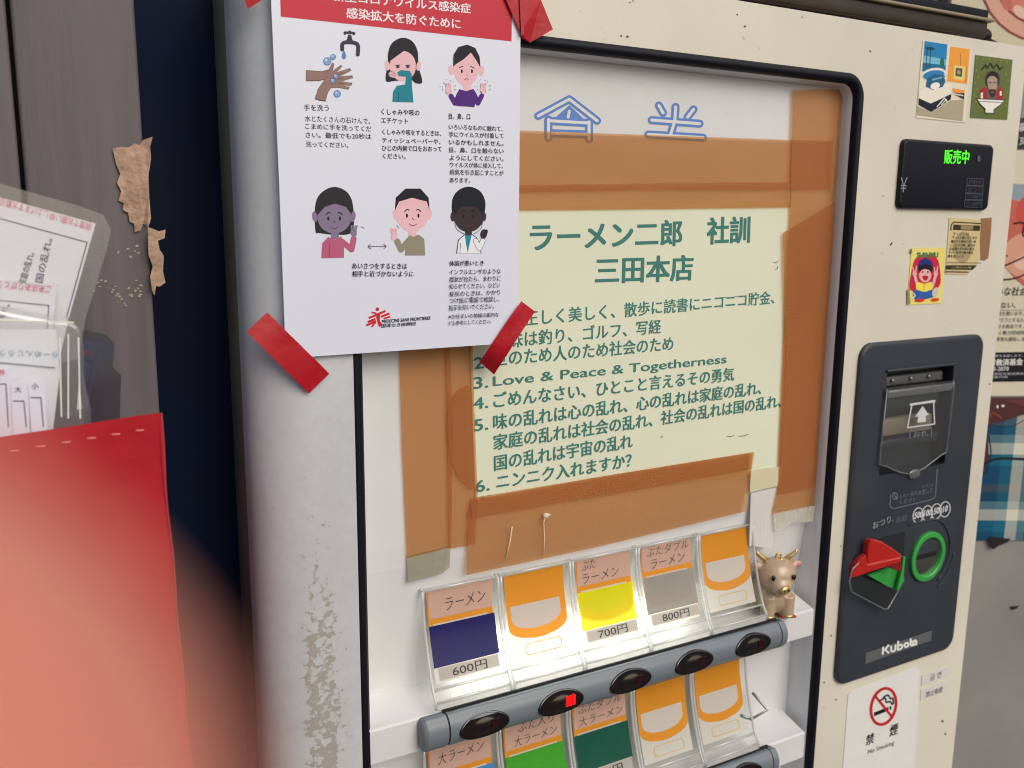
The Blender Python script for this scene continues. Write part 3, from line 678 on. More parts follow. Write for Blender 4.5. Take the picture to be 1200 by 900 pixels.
# plaid printed as woven bands (procedural), shirt outline
pm = bpy.data.materials.new('plaid_print'); pm.use_nodes = True; n_ = pm.node_tree.nodes; l_ = pm.node_tree.links
tc = n_.new('ShaderNodeTexCoord'); mp = n_.new('ShaderNodeMapping'); mp.inputs['Rotation'].default_value = (0, 0, YAW); mp.inputs['Scale'].default_value = (1, 1, 1); l_.new(tc.outputs['Object'], mp.inputs[0])
sx = n_.new('ShaderNodeSeparateXYZ'); l_.new(mp.outputs[0], sx.inputs[0])
def band(o, freq, ph):
    a = n_.new('ShaderNodeMath'); a.operation = 'MULTIPLY_ADD'; a.inputs[1].default_value = freq; a.inputs[2].default_value = ph; l_.new(o, a.inputs[0])
    f_ = n_.new('ShaderNodeMath'); f_.operation = 'FRACT'; l_.new(a.outputs[0], f_.inputs[0])
    r = n_.new('ShaderNodeValToRGB'); r.color_ramp.interpolation = 'CONSTANT'; e = r.color_ramp.elements
    e[0].position = 0; e[0].color = lin((14, 74, 108)); e[1].position = .28; e[1].color = lin((20, 112, 136))
    for p_, c_ in ((.45, (226, 224, 204)), (.62, (110, 146, 150)), (.74, (16, 66, 98)), (.88, (84, 76, 82))): q_ = e.new(p_); q_.color = lin(c_)
    l_.new(f_.outputs[0], r.inputs[0]); return r.outputs[0]
mi = n_.new('ShaderNodeMix'); mi.data_type = 'RGBA'; mi.inputs[0].default_value = .5; l_.new(band(sx.outputs[0], 12, .28), mi.inputs[6]); l_.new(band(sx.outputs[2], 12, .12), mi.inputs[7])
l_.new(mi.outputs[2], n_['Principled BSDF'].inputs['Base Color']); n_['Principled BSDF'].inputs['Roughness'].default_value = .35
d = Print(wallp, .0020, zoom(1100, 440, 4.09)); d.poly([(150, 790), (190, 540), (240, 400), (235, 262), (255, 230), (330, 214), (400, 190), (520, 170), (640, 220), (640, 790)], pm); 
d.stroke([(212, 430), (280, 400), (420, 402), (600, 410)], 13, (34, 44, 58), True); d.stroke([(255, 235), (330, 250), (420, 210)], 4, (30, 60, 80), True); d.stroke([(240, 290), (250, 380), (225, 470)], 7, (22, 46, 64), True)
d.build('shirt_picture', t3)
d = Print(wallp, .0021, zoom(1100, 440, 4.09)); d.ell(282, 150, 5, 8, (236, 230, 215)); d.ell(308, 146, 8, 6, (236, 230, 215)); d.stroke([(245, 195), (265, 180), (300, 205)], 6, (150, 84, 70), True); d.poly([(300, 120), (520, 110), (520, 150), (420, 150)], (110, 62, 58)); d.build('highlight_marks', t3)
b = MB(); zt_ = zoom(1100, 440, 4.09); b.prism([wallp(*zt_(u, v), .004) for u, v in ((240, 782), (262, 775), (300, 780), (345, 784), (330, 800), (290, 815), (262, 834), (246, 815))], -NW*.0012, mat('torn_black_paper', (18, 18, 22), .6)); tag(b.build('paper_scrap'), 'torn black paper scrap hanging below the plaid photo poster', 'scrap')
b = MB(); b.prism([wallp(*p, .0012) for p in ((1184, 711), (1194, 710), (1192, 713), (1186, 715))], -NW*.0006, mat('chip_dark', (30, 28, 26), .7)); tag(b.build('paint_chip'), 'small dark paint chip on the bare grey wall', 'chip')

# ------------------------------------------------------------------ yellow sign and brown tape on the display board
YS = YB-.0012
sign = thing('house_rules_sign', 'pale yellow paper sign with green Japanese house rules', 'sign', F(720, 560, YS))
ypaper = mat('yellow_paper', (224, 228, 203), .5, var=.05, vscale=7, specks=.25, bump=.05, bscale=30)
b = MB(); b.prism([F(545, 236, YS), F(930, 236, YS), F(919, 549, YS), F(880, 556, YS), F(557, 596, YS)], (0, .0008, 0), ypaper);
d = Print(front(YS), .00012, zoom(540, 240, 2.5)); d.mb = b; dk = (60, 62, 48)
for p in (((915, 170), (930, 165)), ((922, 190), (928, 180)), ((780, 678), (800, 676)), ((815, 678), (842, 672)), ((770, 272), (812, 268)), ((500, 430), (506, 436)), ((585, 680), (590, 678)), ((55, 860), (70, 856)), ((78, 852), (84, 850)), ((60, 854), (66, 862))): d.stroke([p[0], ((p[0][0]+p[1][0])/2+2, (p[0][1]+p[1][1])/2+2), p[1]], 1.8, dk)
b.build('sheet', sign)
gr = (66, 126, 118); Zs = zoom(540, 240, 2.5)
d = Print(front(YS), .00012, Zs)
d.text('ラーメン二郎', (205, 136), (646, 119), 82, gr, .030); d.text('社訓', (722, 116), (845, 110), 78, gr, .034); d.text('三田本店', (395, 232), (678, 221), 78, gr, .030)
def ln(t, x0, y0, x1, y1, h=44, bold=.014): d.text(t, (x0, y0), (x1, y1), h, gr, bold)
ln('1.', 40, 372, 78, 368, 36); ln('清く正しく美しく、散歩に読書にニコニコ貯金、', 95, 364, 918, 290, 46)
ln('趣味は釣り、ゴルフ、写経', 95, 424, 586, 376, 46)
ln('2.', 40, 482, 80, 477, 34); ln('世のため人のため社会のため', 95, 475, 622, 426, 46)
ln('3.', 38, 540, 80, 535, 34); ln('Love & Peace & Togetherness', 95, 540, 778, 471, 37, .010)
ln('4.', 38, 600, 80, 594, 34); ln('ごめんなさい、ひとこと言えるその勇気', 97, 596, 800, 515, 46)
ln('5.', 40, 664, 80, 658, 34); ln('味の乱れは心の乱れ、心の乱れは家庭の乱れ、', 96, 660, 880, 555, 46)
ln('家庭の乱れは社会の乱れ、社会の乱れは国の乱れ、', 97, 719, 938, 593, 46)
ln('国の乱れは宇宙の乱れ', 99, 780, 503, 712, 46)
ln('6.', 44, 843, 84, 836, 34); ln('ニンニク入れますか？', 106, 834, 500, 768, 44)
d.build('lettering', sign)

def brown_tape(nm, st): return mat(nm, (204, 150, 104), .26, var=.05, vscale=12, bump=.55, bscale=22, coat=.55, spec=.5, alpha=.22, tint=(250, 234, 214), stretch=st)
brown = brown_tape('brown_packing_tape', (.6, 1, 1.5)); brown_v = brown_tape('brown_packing_tape_upright', (1.5, 1, .6))
GT = 'brown packing tape around the yellow sign'
def tape(name, label, cat, pts, y, m, group, y_list=None, th=.0003):
    b = MB(); v = [F(p[0], p[1], (y_list[i] if y_list else y)) for i, p in enumerate(pts)]
    b.prism(v, (0, th, 0), m); return tag(b.build(name), label, cat, group)
def TP(lab, cat, pts, y, m, grp): return tape('packing_tape', lab, cat, pts, y, brown_v if ('down' in lab or 'right side' in lab or 'left edge' in lab) else m, grp)
TP('wide upper brown tape band above the yellow sign', 'tape', [(585, 152), (928, 164), (976, 165), (974, 222), (924, 223), (760, 222), (585, 226)], YS-.0010, brown, GT)
TP('narrow brown tape strip along the top edge of the yellow sign', 'tape', [(575, 217), (760, 215), (928, 213), (927, 243), (760, 245), (575, 247)], YS-.0016, brown, GT)
TP('long brown tape running down the right side from the top corner', 'tape', [(930, 105), (960, 104), (988, 105), (983, 200), (979, 300), (968, 470), (961, 571), (911, 580), (918, 420), (926, 240)], YS-.0022, brown, GT)
TP('second brown tape layer with slanted top on the right side', 'tape', [(918, 273), (950, 254), (979, 237), (975, 360), (963, 592), (905, 603), (914, 560), (921, 420)], YS-.0030, brown, GT)
TP('wide outer brown tape running down the left side', 'tape', [(466, 330), (524, 330), (531, 500), (529, 641), (477, 654), (471, 520)], YS-.0010, brown, GT)
TP('inner brown tape lapping over the left edge of the sign', 'tape', [(519, 330), (552, 330), (556, 480), (560, 586), (557, 638), (526, 643), (524, 480)], YS-.0016, brown, GT)
b = MB(); _q = smooth_loop([(540, 455), (552, 456), (554, 500), (556, 570), (543, 566), (530, 545), (524, 500), (528, 470)]); b.prism([F(u, v, YS-.0021) for u, v in _q], (0, .0003, 0), brown)
tag(b.build('packing_tape'), 'short dark rounded brown tape patch lapped on the left side', 'tape', GT)
TP('wide brown tape along the bottom edge of the yellow sign', 'tape', [(549, 597), (558, 585), (720, 556), (882, 530), (880, 560), (875, 599), (700, 641), (547, 674)], YS-.0026, brown, GT)
TP('narrow brown tape layer along the lower sign margin', 'tape', [(552, 584), (720, 556), (884, 530), (881, 550), (720, 578), (553, 607)], YS-.0036, brown, GT)
oldtape = mat('old_cloudy_tape', (176, 172, 150), .45, var=.15, vscale=60, alpha=.62, bump=.2, bscale=150); cleartape = mat('clear_tape', (226, 222, 206), .2, alpha=.35, bump=.5, bscale=120, coat=.5)
tape('cloudy_tape', 'cloudy grey tape remnant under the lower left brown tape', 'tape', [(477, 652), (528, 640), (527, 665), (518, 672), (500, 677), (478, 683)], YS-.0006, oldtape, None)
tape('clear_tape', 'wrinkled clear tape end below the right brown tape', 'tape', [(906, 602), (956, 592), (953, 612), (930, 612), (908, 624)], YS-.0036, cleartape, None)
tape('paper_strip', 'cream paper strip below the lower right sign corner', 'paper', [(879, 552), (917, 546), (914, 569), (879, 577)], YS-.0020, mat('cream_strip', (214, 206, 172), .5, var=.06), None)
tape('clear_tape', 'ribbed white tape piece above the bull figurine', 'tape', [(880, 578), (913, 570), (908, 622), (904, 642), (878, 640)], YS-.0012, mat('white_ribbed_tape', (232, 230, 226), .4, bump=.3, bscale=400, stretch=(3, 1, .05), alpha=.8), None)
string = mat('pale_string', (222, 206, 178), .6)
for lab, pts in (('short pale string on the brown tape, left one', [(600, 617), (598, 632), (593, 655)]), ('pale string with a knot on the bottom brown tape', [(640, 602), (637, 612), (638, 630), (637, 651)])):
    b = MB(); b.tube([F(px, py, YS-.0044) for px, py in pts], .0006, string, 8)
    if 'knot' in lab: b.ball(F(640, 604, YS-.0048), .0022, string, (1.3, .6, 1)); b.tube([F(637, 606, YS-.0048), F(645, 603, YS-.0048)], .0006, string, 8)
    tag(b.build('string_scrap'), lab, 'string')

# ------------------------------------------------------------------ the hygiene poster with its red tape
YPO = -.0065
poster = thing('hygiene_poster', 'white laminated infection prevention poster with red header and cartoon figures', 'poster', F(470, 411, YPO))
lam = mat('laminated_white_paper', (222, 227, 241), .30, coat=.2, bump=.05, bscale=14)
PQ = [(311, -150), (612, -120), (610, 30), (607, 401.5), (335, 420), (327, 210)]
b = MB(); b.prism([F(*p, YPO) for p in PQ], (0, .0009, 0), lam); b.build('sheet', poster)
PPl = front(YPO)
d = Print(PPl, .0001); hdr = mat('red_header_print', (200, 40, 62), .35, spec=.3)
d.poly([(325, -110), (601, -90), (599.5, 48.5), (329, 19.5)], hdr); d.build('header', poster)
d = Print(PPl, .0002, zoom(300, 0, 3.529)); wt = (240, 238, 240)
d.text('感染拡大を防ぐために', (375, 74), (846, 120), 44, wt, .02); d.text('新型コロナウイルス感染症', (318, 3), (888, 56), 44, wt, .02); d.text('家庭と職場でできること', (330, -80), (860, -30), 40, wt, .02)
d.build('lettering', poster)
d = Print(PPl, .00012, zoom(340, 20, 4.2857)); K = (40, 40, 48); KB = (26, 26, 34)
for t, x0, y0, x1, y1, h, bo in (('手を洗う', 70, 470, 195, 473, 32, .011), ('水とたくさんの石けんで、', 75, 524, 402, 538, 31, 0), ('こまめに手を洗ってくだ', 76, 562, 408, 576, 29, 0), ('さい。最低でも20秒は', 78, 606, 408, 614, 29, 0), ('洗ってください。', 80, 652, 293, 657, 28, 0),
      ('くしゃみや咳の', 458, 490, 650, 496, 31, .011), ('エチケット', 458, 532, 592, 537, 28, .011), ('くしゃみや咳をするときは、', 463, 590, 758, 598, 29, 0), ('ティッシュペーパーや、', 463, 630, 756, 639, 26, 0), ('ひじの内側で口をおおって', 463, 672, 762, 676, 29, 0), ('ください。', 465, 710, 580, 713, 26, 0),
      ('目、鼻、口', 798, 512, 905, 514, 29, .011), ('いろいろなものに触れて、', 798, 564, 1068, 574, 27, 0), ('手にウイルスが付着して', 798, 602, 1073, 609, 27, 0), ('いるかもしれません。', 800, 640, 1072, 648, 26, 0), ('目、鼻、口を触らない', 800, 680, 1073, 686, 27, 0), ('ようにしてください。', 802, 719, 1072, 724, 26, 0), ('ウイルスが体に侵入して、', 803, 754, 1070, 760, 27, 0), ('病気を引き起こすことが', 803, 791, 1073, 797, 28, 0), ('あります。', 803, 830, 905, 832, 24, 0)):
    d.text(t, (x0, y0), (x1, y1), h, KB if bo else K, bo or .008)
d.z = zoom(300, 200, 3.529)
for t, x0, y0, x1, y1, h, bo in (('あいさつをするときは', 398, 405, 625, 406, 23, .011), ('相手と近づかないように', 398, 438, 652, 438, 24, .011), ('体調が悪いとき', 800, 394, 942, 392, 22, .011), ('インフルエンザのような', 800, 430, 1012, 426, 21, 0), ('症状が出たら、まわりに', 800, 461, 1012, 456, 23, 0), ('知らせてください。ひどい', 800, 490, 1010, 484, 22, 0), ('症状のときは、かかり', 800, 521, 1010, 513, 22, 0), ('つけ医に電話で相談し、', 800, 549, 1008, 541, 23, 0), ('指示を仰いでください。', 798, 579, 985, 571, 23, 0), ('※お住まいの地域の案内な', 797, 613, 1005, 604, 19, 0), ('ども参考にしてください。', 797, 640, 973, 632, 19, 0)):
    d.text(t, (x0, y0), (x1, y1), h, KB if bo else K, bo or .006)
d.build('lettering', poster)
# charity emblem: leaning figure of red strokes, with its name
d = Print(PPl, .00012, zoom(300, 200, 3.529)); er = (206, 36, 56)
d.ell(502, 573, 7.5, 7.5, er); 
for a, b_, w in (((466, 610), (536, 580), 9), ((462, 626), (552, 590), 9), ((456, 640), (492, 624), 9), ((528, 612), (556, 603), 7), ((478, 586), (498, 590), 7)): d.stroke([a, b_], w, er, cap=False)
d.poly([(500, 592), (514, 590), (512, 618), (522, 640), (508, 646), (502, 626), (488, 646), (474, 648), (494, 618)], er)
d.stroke([(494, 606), (500, 628), (486, 646)], 3.5, (228, 230, 238)); d.stroke([(516, 600), (514, 622)], 3, (228, 230, 238))
d.text('MEDECINS SANS FRONTIERES', (520, 631), (722, 616), 14, KB, .03, .25); d.text('国境なき医師団', (517, 650), (661, 640), 16, KB, .02, .15); d.build('emblem', poster)
# illustrations
pinks, brn, blk, tea, pur = (236, 190, 198), (150, 118, 110), (24, 26, 36), (22, 132, 150), (78, 34, 128)
def fig(zm, draw):
    d = Print(PPl, .00012, zm); draw(d); d.build('illustration', poster)
z7 = zoom(340, 20, 4.2857); z3 = zoom(300, 200, 3.529)
def wash(d):
    fk = (52, 52, 68)
    d.stroke([(278, 78), (318, 80)], 12, fk); d.ell(276, 80, 8, 9, fk); d.ell(320, 82, 8, 9, fk); d.ell(299, 73, 8, 6, fk); d.poly([(279, 135), (292, 88), (306, 88), (320, 138)], fk)
    d.stroke([(262, 162), (263, 135), (285, 126), (325, 130), (341, 145), (340, 188)], 20, fk, True)
    d.poly([(270, 168), (281, 198), (270, 212), (259, 198)], (92, 134, 190), True)
    ol = (96, 70, 66)
    d.poly([(80, 266), (160, 272), (196, 262), (205, 305), (150, 320), (80, 322)], ol); d.poly([(83, 269), (160, 275), (196, 266), (203, 302), (150, 316), (83, 318)], brn)
    hand = [(124, 412), (140, 360), (170, 318), (184, 282), (212, 228), (222, 236), (214, 270), (255, 240), (262, 248), (232, 278), (300, 256), (308, 268), (250, 298), (312, 292), (316, 306), (258, 322), (312, 330), (308, 344), (258, 342), (300, 352), (292, 364), (240, 354), (206, 356), (190, 380), (178, 424), (150, 420)]
    cx, cy = 215, 320; d.poly(hand, ol); d.poly([(cx+(x-cx)*.955, cy+(y-cy)*.955) for x, y in hand], brn)
    for a in (((238, 290), (262, 280)), ((240, 312), (266, 306)), ((242, 332), (268, 332))): d.stroke(list(a), 2.5, ol)
    for x, y, r in ((187, 222, 20), (216, 200, 14), (237, 385, 18), (229, 297, 13), (214, 320, 13)): d.ell(x, y, r, r, (70, 100, 160)); d.ell(x, y, r-2.5, r-2.5, (132, 166, 214)); d.ell(x-r*.3, y-r*.3, r*.3, r*.3, (206, 222, 244))
def cough(d):
    d.poly([(480, 318), (490, 230), (492, 180), (512, 130), (562, 104), (612, 120), (640, 170), (646, 250), (664, 326), (630, 332), (600, 312), (520, 322)], blk, True)
    d.ell(488, 244, 13, 24, pinks, -10); d.ell(646, 246, 12, 24, pinks, 10); d.ell(566, 246, 66, 76, pinks)
    d.poly([(496, 226), (500, 160), (545, 112), (600, 115), (636, 165), (640, 228), (618, 180), (596, 140), (565, 175), (530, 200)], blk)
    for x in (541, 591): d.ell(x, 250, 9, 7, (70, 60, 66)); d.stroke([(x-11, 243), (x+10, 241)], 4, blk)
    d.ell(516, 288, 22, 16, (226, 180, 188), 10); d.stroke([(505, 270), (530, 285)], 3, (150, 110, 120)); d.stroke([(500, 290), (528, 292)], 3, (150, 110, 120))
    d.poly([(514, 425), (517, 375), (536, 345), (578, 338), (582, 300), (545, 296), (538, 278), (556, 266), (600, 270), (610, 285), (612, 345), (620, 428)], tea); d.stroke([(545, 425), (545, 380)], 3, (12, 80, 96))
def touch(d):
    d.ell(808, 266, 13, 26, pinks, -8); d.ell(962, 270, 12, 26, pinks, 8); d.poly([(872, 330), (905, 330), (908, 372), (868, 372)], pinks); d.poly([(818, 230), (822, 190), (885, 150), (945, 195), (956, 240), (945, 290), (915, 335), (885, 352), (850, 330), (825, 285)], pinks, True)
    d.poly([(818, 250), (820, 190), (845, 150), (890, 138), (930, 155), (952, 200), (956, 255), (938, 222), (908, 178), (872, 212), (835, 235)], blk)
    for x in (862, 913): d.ell(x, 272, 5, 10, (40, 34, 40)); 
    d.stroke([(850, 254), (868, 247)], 4, blk); d.stroke([(906, 247), (925, 256)], 4, blk); d.stroke([(876, 316), (886, 309), (896, 316)], 3, (90, 50, 60), True); d.stroke([(884, 288), (890, 296)], 2.5, (190, 130, 140))
    d.stroke([(848, 392), (828, 432), (808, 396)], 24, pur, False); d.stroke([(926, 392), (944, 432), (962, 396)], 24, pur, False); d.poly([(836, 446), (834, 390), (850, 362), (886, 372), (920, 360), (938, 388), (926, 452), (880, 448)], pur)
    for x, sg in ((796, -1), (970, 1)):
        d.ell(x, 366, 15, 22, pinks, sg*-15)
        for k in range(4): d.stroke([(x-10+7*k, 352), (x-14+9*k+sg*3, 332)], 6, pinks)
        for k in range(16): a = k*.62; d.ell(x+math.cos(a)*(30+6*(k % 3)), 345+math.sin(a)*(28+5*(k % 2)), 2, 2, (96, 92, 104), n=8)
fig(z7, wash); fig(z7, cough); fig(z7, touch)
def face(d, cx, cy, skin, eyc=(34, 30, 36), dx=24):
    for s_ in (-1, 1): d.ell(cx+s_*dx, cy, 4.5, 9, eyc); d.stroke([(cx+s_*dx-9, cy-20-s_*3), (cx+s_*dx, cy-25), (cx+s_*dx+9, cy-20+s_*3)], 4.5, eyc, True)
    d.stroke([(cx-14, cy+34), (cx+2, cy+42), (cx+18, cy+34)], 3, (120, 50, 70), True); d.stroke([(cx-2, cy+10), (cx+4, cy+16)], 2.5, eyc)
def greet(d):
    sk = (134, 120, 146); d.poly([(246, 250), (244, 150), (266, 95), (322, 67), (378, 90), (402, 150), (398, 252), (330, 265), (262, 258)], (40, 38, 44), True)
    d.ell(243, 190, 11, 22, sk, -10); d.ell(401, 190, 11, 22, sk, 10); d.ell(324, 192, 70, 68, sk)
    d.poly([(252, 186), (254, 112), (322, 70), (386, 104), (397, 184), (372, 150), (325, 136), (285, 150)], (40, 38, 44)); face(d, 323, 198, sk); d.poly([(312, 255), (340, 255), (344, 282), (308, 282)], sk)
    d.poly([(270, 362), (274, 300), (298, 274), (328, 284), (352, 272), (364, 292), (364, 360)], (186, 96, 128)); d.stroke([(354, 292), (396, 325), (404, 282)], 24, (186, 96, 128)); d.ell(404, 256, 13, 18, sk, -10)
    for k in range(4): d.stroke([(396+6*k, 245), (394+8*k, 228)], 5.5, sk)
    d.stroke([(304, 300), (304, 358)], 2, (130, 60, 90)); d.stroke([(436, 232), (448, 238)], 2, (90, 90, 100))
def greet2(d):
    d.ell(577, 182, 11, 22, pinks, -10); d.ell(716, 182, 11, 22, pinks, 10); d.poly([(632, 235), (662, 235), (664, 275), (630, 275)], pinks); d.poly([(576, 165), (590, 110), (645, 85), (705, 110), (716, 165), (705, 215), (670, 248), (645, 253), (618, 246), (585, 212)], pinks, True)
    d.poly([(574, 165), (578, 112), (618, 74), (680, 74), (714, 112), (718, 165), (706, 128), (645, 112), (592, 128)], blk); face(d, 648, 186, pinks)
    kh = (146, 142, 122); d.stroke([(632, 288), (600, 326), (584, 292)], 24, kh); d.poly([(616, 350), (620, 290), (634, 266), (650, 274), (672, 264), (696, 282), (700, 350)], kh); d.ell(572, 270, 13, 18, pinks, 10)
    for k in range(4): d.stroke([(562+6*k, 258), (556+8*k, 240)], 5.5, pinks)
    d.stroke([(582, 226), (592, 238)], 2, (90, 90, 100))
    d.stroke([(464, 313), (538, 313)], 2, (70, 70, 80)); d.stroke([(474, 304), (463, 313), (474, 323)], 2.4, (70, 70, 80)); d.stroke([(528, 304), (539, 313), (528, 323)], 2.4, (70, 70, 80))
def doctor(d):
    sk = (56, 46, 52); ol = (90, 96, 110)
    d.poly([(812, 180), (812, 120), (836, 82), (880, 66), (926, 84), (948, 128), (944, 180), (925, 230), (836, 226)], (20, 26, 36), True); d.ell(814, 190, 10, 20, sk); d.ell(942, 190, 10, 20, sk)
    d.ell(879, 196, 58, 58, sk); d.poly([(822, 185), (826, 125), (880, 90), (930, 125), (938, 185), (910, 148), (850, 148)], (20, 26, 36)); face(d, 878, 190, sk, (24, 20, 26), 20)
    d.poly([(866, 240), (892, 240), (894, 275), (864, 275)], sk); wt_ = (236, 238, 242)
    d.poly([(828, 342), (836, 285), (866, 260), (876, 290), (890, 260), (914, 276), (920, 310), (934, 342)], ol); d.poly([(832, 342), (839, 288), (864, 266), (876, 298), (892, 266), (911, 279), (916, 310), (930, 342)], wt_)
    d.poly([(864, 268), (892, 268), (884, 300), (876, 340), (868, 300)], (30, 140, 170)); d.stroke([(908, 290), (924, 322), (938, 290)], 22, ol); d.stroke([(908, 290), (924, 322), (938, 290)], 18, wt_)
    d.ell(942, 262, 14, 20, sk, 8); d.ell(952, 252, 7, 9, (30, 30, 38)); d.stroke([(822, 205), (830, 240), (862, 262)], 2, ol, True); d.stroke([(938, 205), (930, 240), (900, 262)], 2, ol, True); d.stroke([(846, 300), (844, 340)], 2, ol)
fig(z3, greet); fig(z3, greet2); fig(z3, doctor)

redt = mat('red_cloth_tape', (186, 22, 38), .36, var=.10, vscale=40, bump=.3, bscale=40, spec=.45, alpha=.93, tint=(190, 20, 30))
GR = 'red tape holding the hygiene poster'
def rtape(label, pts, ys):
    v = [F(p[0], p[1], y) for p, y in zip(pts, ys)]; return v, label
def red_strip(label, A, B, ys, n=8):
    """strip between two long edges A0-A1 and B0-B1 (photo pixels); ys: depth along it"""
    b = MB(); top = []; rows_ = []
    for i in range(n+1):
        t = i/n; k = t*(len(ys)-1); j = min(len(ys)-2, int(k)); y = ys[j]*(1-(k-j))+ys[j+1]*(k-j)
        jt = random.uniform(-.4, .4) if i not in (0, n) else 0
        pa = (A[0][0]+(A[1][0]-A[0][0])*t+jt, A[0][1]+(A[1][1]-A[0][1])*t); pb = (B[0][0]+(B[1][0]-B[0][0])*t+jt, B[0][1]+(B[1][1]-B[0][1])*t)
        rows_.append([F(pa[0]+(pb[0]-pa[0])*s_, pa[1]+(pb[1]-pa[1])*s_, y-.0003*math.sin(9*t+4*s_)) for s_ in (0, .33, .67, 1)])
    m_ = 4; v = [p for r in rows_ for p in r]+[p+Vector((0, .00015, 0)) for r in rows_ for p in r]; o_ = (n+1)*m_
    fs = []
    for i in range(n):
        for j in range(m_-1):
            a = i*m_+j; fs += [(a, a+1, a+m_+1, a+m_), (o_+a, o_+a+m_, o_+a+m_+1, o_+a+1)]
        a = i*m_; fs += [(a, a+m_, o_+a+m_, o_+a), (a+m_-1, o_+a+m_-1, o_+a+2*m_-1, a+2*m_-1)]
    fs += [(0, o_, o_+1, 1), (1, o_+1, o_+2, 2), (2, o_+2, o_+3, 3)]; e = n*m_; fs += [(e, e+1, o_+e+1, o_+e), (e+1, e+2, o_+e+2, o_+e+1), (e+2, e+3, o_+e+3, o_+e+2)]
    nt_ = n*(m_-1)*2; top_ = [f for f in fs if max(f) < o_]; rest = [f for f in fs if max(f) >= o_]; b.add(v, top_, redt, True); b.add(v, rest, redt); return tag(b.build('red_tape'), label, 'tape', GR)
red_strip('red tape strip at the lower left corner of the poster', ((289, 389), (362, 461)), ((313, 366), (386, 438)), (-.0062, -.0084, -.0088, -.0084, -.0058))
red_strip('red tape strip at the lower right corner of the poster', ((611, 353), (562, 424)), ((627, 365), (579, 439)), (-.0074, -.0086, -.0090, -.0088, -.0070, .002))
red_strip('red tape strip at the upper left, mostly cut by the photo edge', ((262, -58), (291, 10.5)), ((279, -66), (307, 0)), (-.0066, -.0084, -.0066))
b = MB(); pts = [(566, -60), (604, -60), (634, 0), (648, 34.5), (621, 50), (611, 45), (610, 39), (601, 18), (588, -12)]
tri_fill(b, [F(px, py, -.0088 if px < 606 else (-.0086 if py < 42 else -.0068)) for px, py in pts], redt)
b.prism([F(px, py, -.0098) for px, py in ((608, -20), (613.5, -20), (614.5, 38), (611, 42))], (0, .0005, 0), redt)
tag(b.build('red_tape'), 'wide red tape piece at the upper right corner of the poster', 'tape', GR)

# ------------------------------------------------------------------ stickers on the machine door
def sticker(name, label, quad, c, cat='sticker', y=-.0006, cut=None):
    t = thing(name, label, cat, F(*quad[3], y)); b = MB(); b.prism([F(*p, y) for p in quad], (0, .0004, 0), mat('sticker_%02x%02x%02x' % c, c, .38, var=.04, vscale=40, coat=.1)); b.build('sheet', t); return t
z5 = zoom(1000, 0, 6)
t = sticker('room_sticker', 'sticker of a bright room with orange wall and seaside window', [z5(*p) for p in ((490, 285), (650, 312), (835, 345), (785, 862), (442, 828))], (232, 222, 200))
d = Print(front(-.0006), .0001, z5)
d.poly([(502, 288), (662, 312), (645, 545), (484, 500)], (28, 130, 190)); d.poly([(495, 390), (655, 420), (650, 470), (490, 440)], (120, 190, 220)); d.poly([(490, 440), (650, 460), (645, 520), (484, 498)], (20, 110, 150))
for x in (520, 545): d.stroke([(x-8, 470), (x, 330)], 6, (20, 60, 80)); d.ell(x+6, 340, 22, 9, (16, 70, 70), 20)
d.ell(625, 440, 16, 34, (24, 110, 90)); d.ell(568, 520, 84, 42, (236, 232, 220), -8); d.ell(566, 528, 76, 34, (40, 130, 190), -8)
d.poly([(684, 326), (820, 345), (800, 590), (662, 570)], (240, 160, 60)); d.poly([(770, 470), (800, 470), (795, 580), (770, 576)], (226, 130, 44)); d.poly([(712, 458), (790, 470), (780, 570), (702, 552)], (228, 214, 120)); d.poly([(722, 476), (768, 482), (762, 542), (716, 532)], (60, 84, 90)); d.ell(742, 508, 12, 16, (200, 140, 90)); d.stroke([(752, 380), (756, 460)], 3, (60, 60, 60))
d.poly([(462, 640), (560, 590), (690, 590), (690, 660), (540, 730), (460, 690)], (236, 230, 214)); d.poly([(510, 610), (520, 550), (570, 520), (630, 530), (650, 570), (630, 610), (560, 634)], (30, 96, 134)); d.ell(576, 604, 34, 24, (240, 238, 230), -20); d.stroke([(560, 560), (620, 545)], 12, (110, 180, 200))
d.poly([(460, 690), (545, 728), (690, 660), (685, 700), (548, 788), (458, 736)], (22, 26, 44)); d.stroke([(590, 750), (640, 690), (660, 715)], 7, (240, 238, 232)); d.stroke([(620, 735), (655, 700)], 6, (240, 238, 232))
d.poly([(452, 745), (548, 792), (690, 705), (780, 700), (768, 850), (450, 808)], (176, 164, 140)); d.poly([(700, 620), (785, 635), (780, 660), (702, 650)], (238, 150, 70)); d.poly([(694, 655), (782, 655), (778, 700), (760, 690)], (50, 48, 56)); d.stroke([(700, 658), (770, 672)], 8, (230, 226, 214))
d.build('picture', t)
t = sticker('bowl_sticker', 'green sticker of a bearded man rising out of a white bowl', [z5(*p) for p in ((860, 386), (1120, 420), (1082, 842), (822, 828))], (92, 106, 34))
d = Print(front(-.0006), .0001, z5)
for i in range(9):
    for j in range(6):
        u = 872+42*j-4*i+(i % 2)*18; v = 408+44*i+5*j
        if 840 < u < 1090 and not (880 < u < 1070 and 450 < v < 800): d.ell(u, v, 7, 9, (130, 140, 60), n=8)
d.stroke([(905, 490), (930, 455), (940, 480), (965, 445), (985, 480), (1010, 450), (1030, 490), (1052, 470)], 8, (30, 36, 24))
d.ell(980, 560, 52, 62, (60, 58, 60)); 
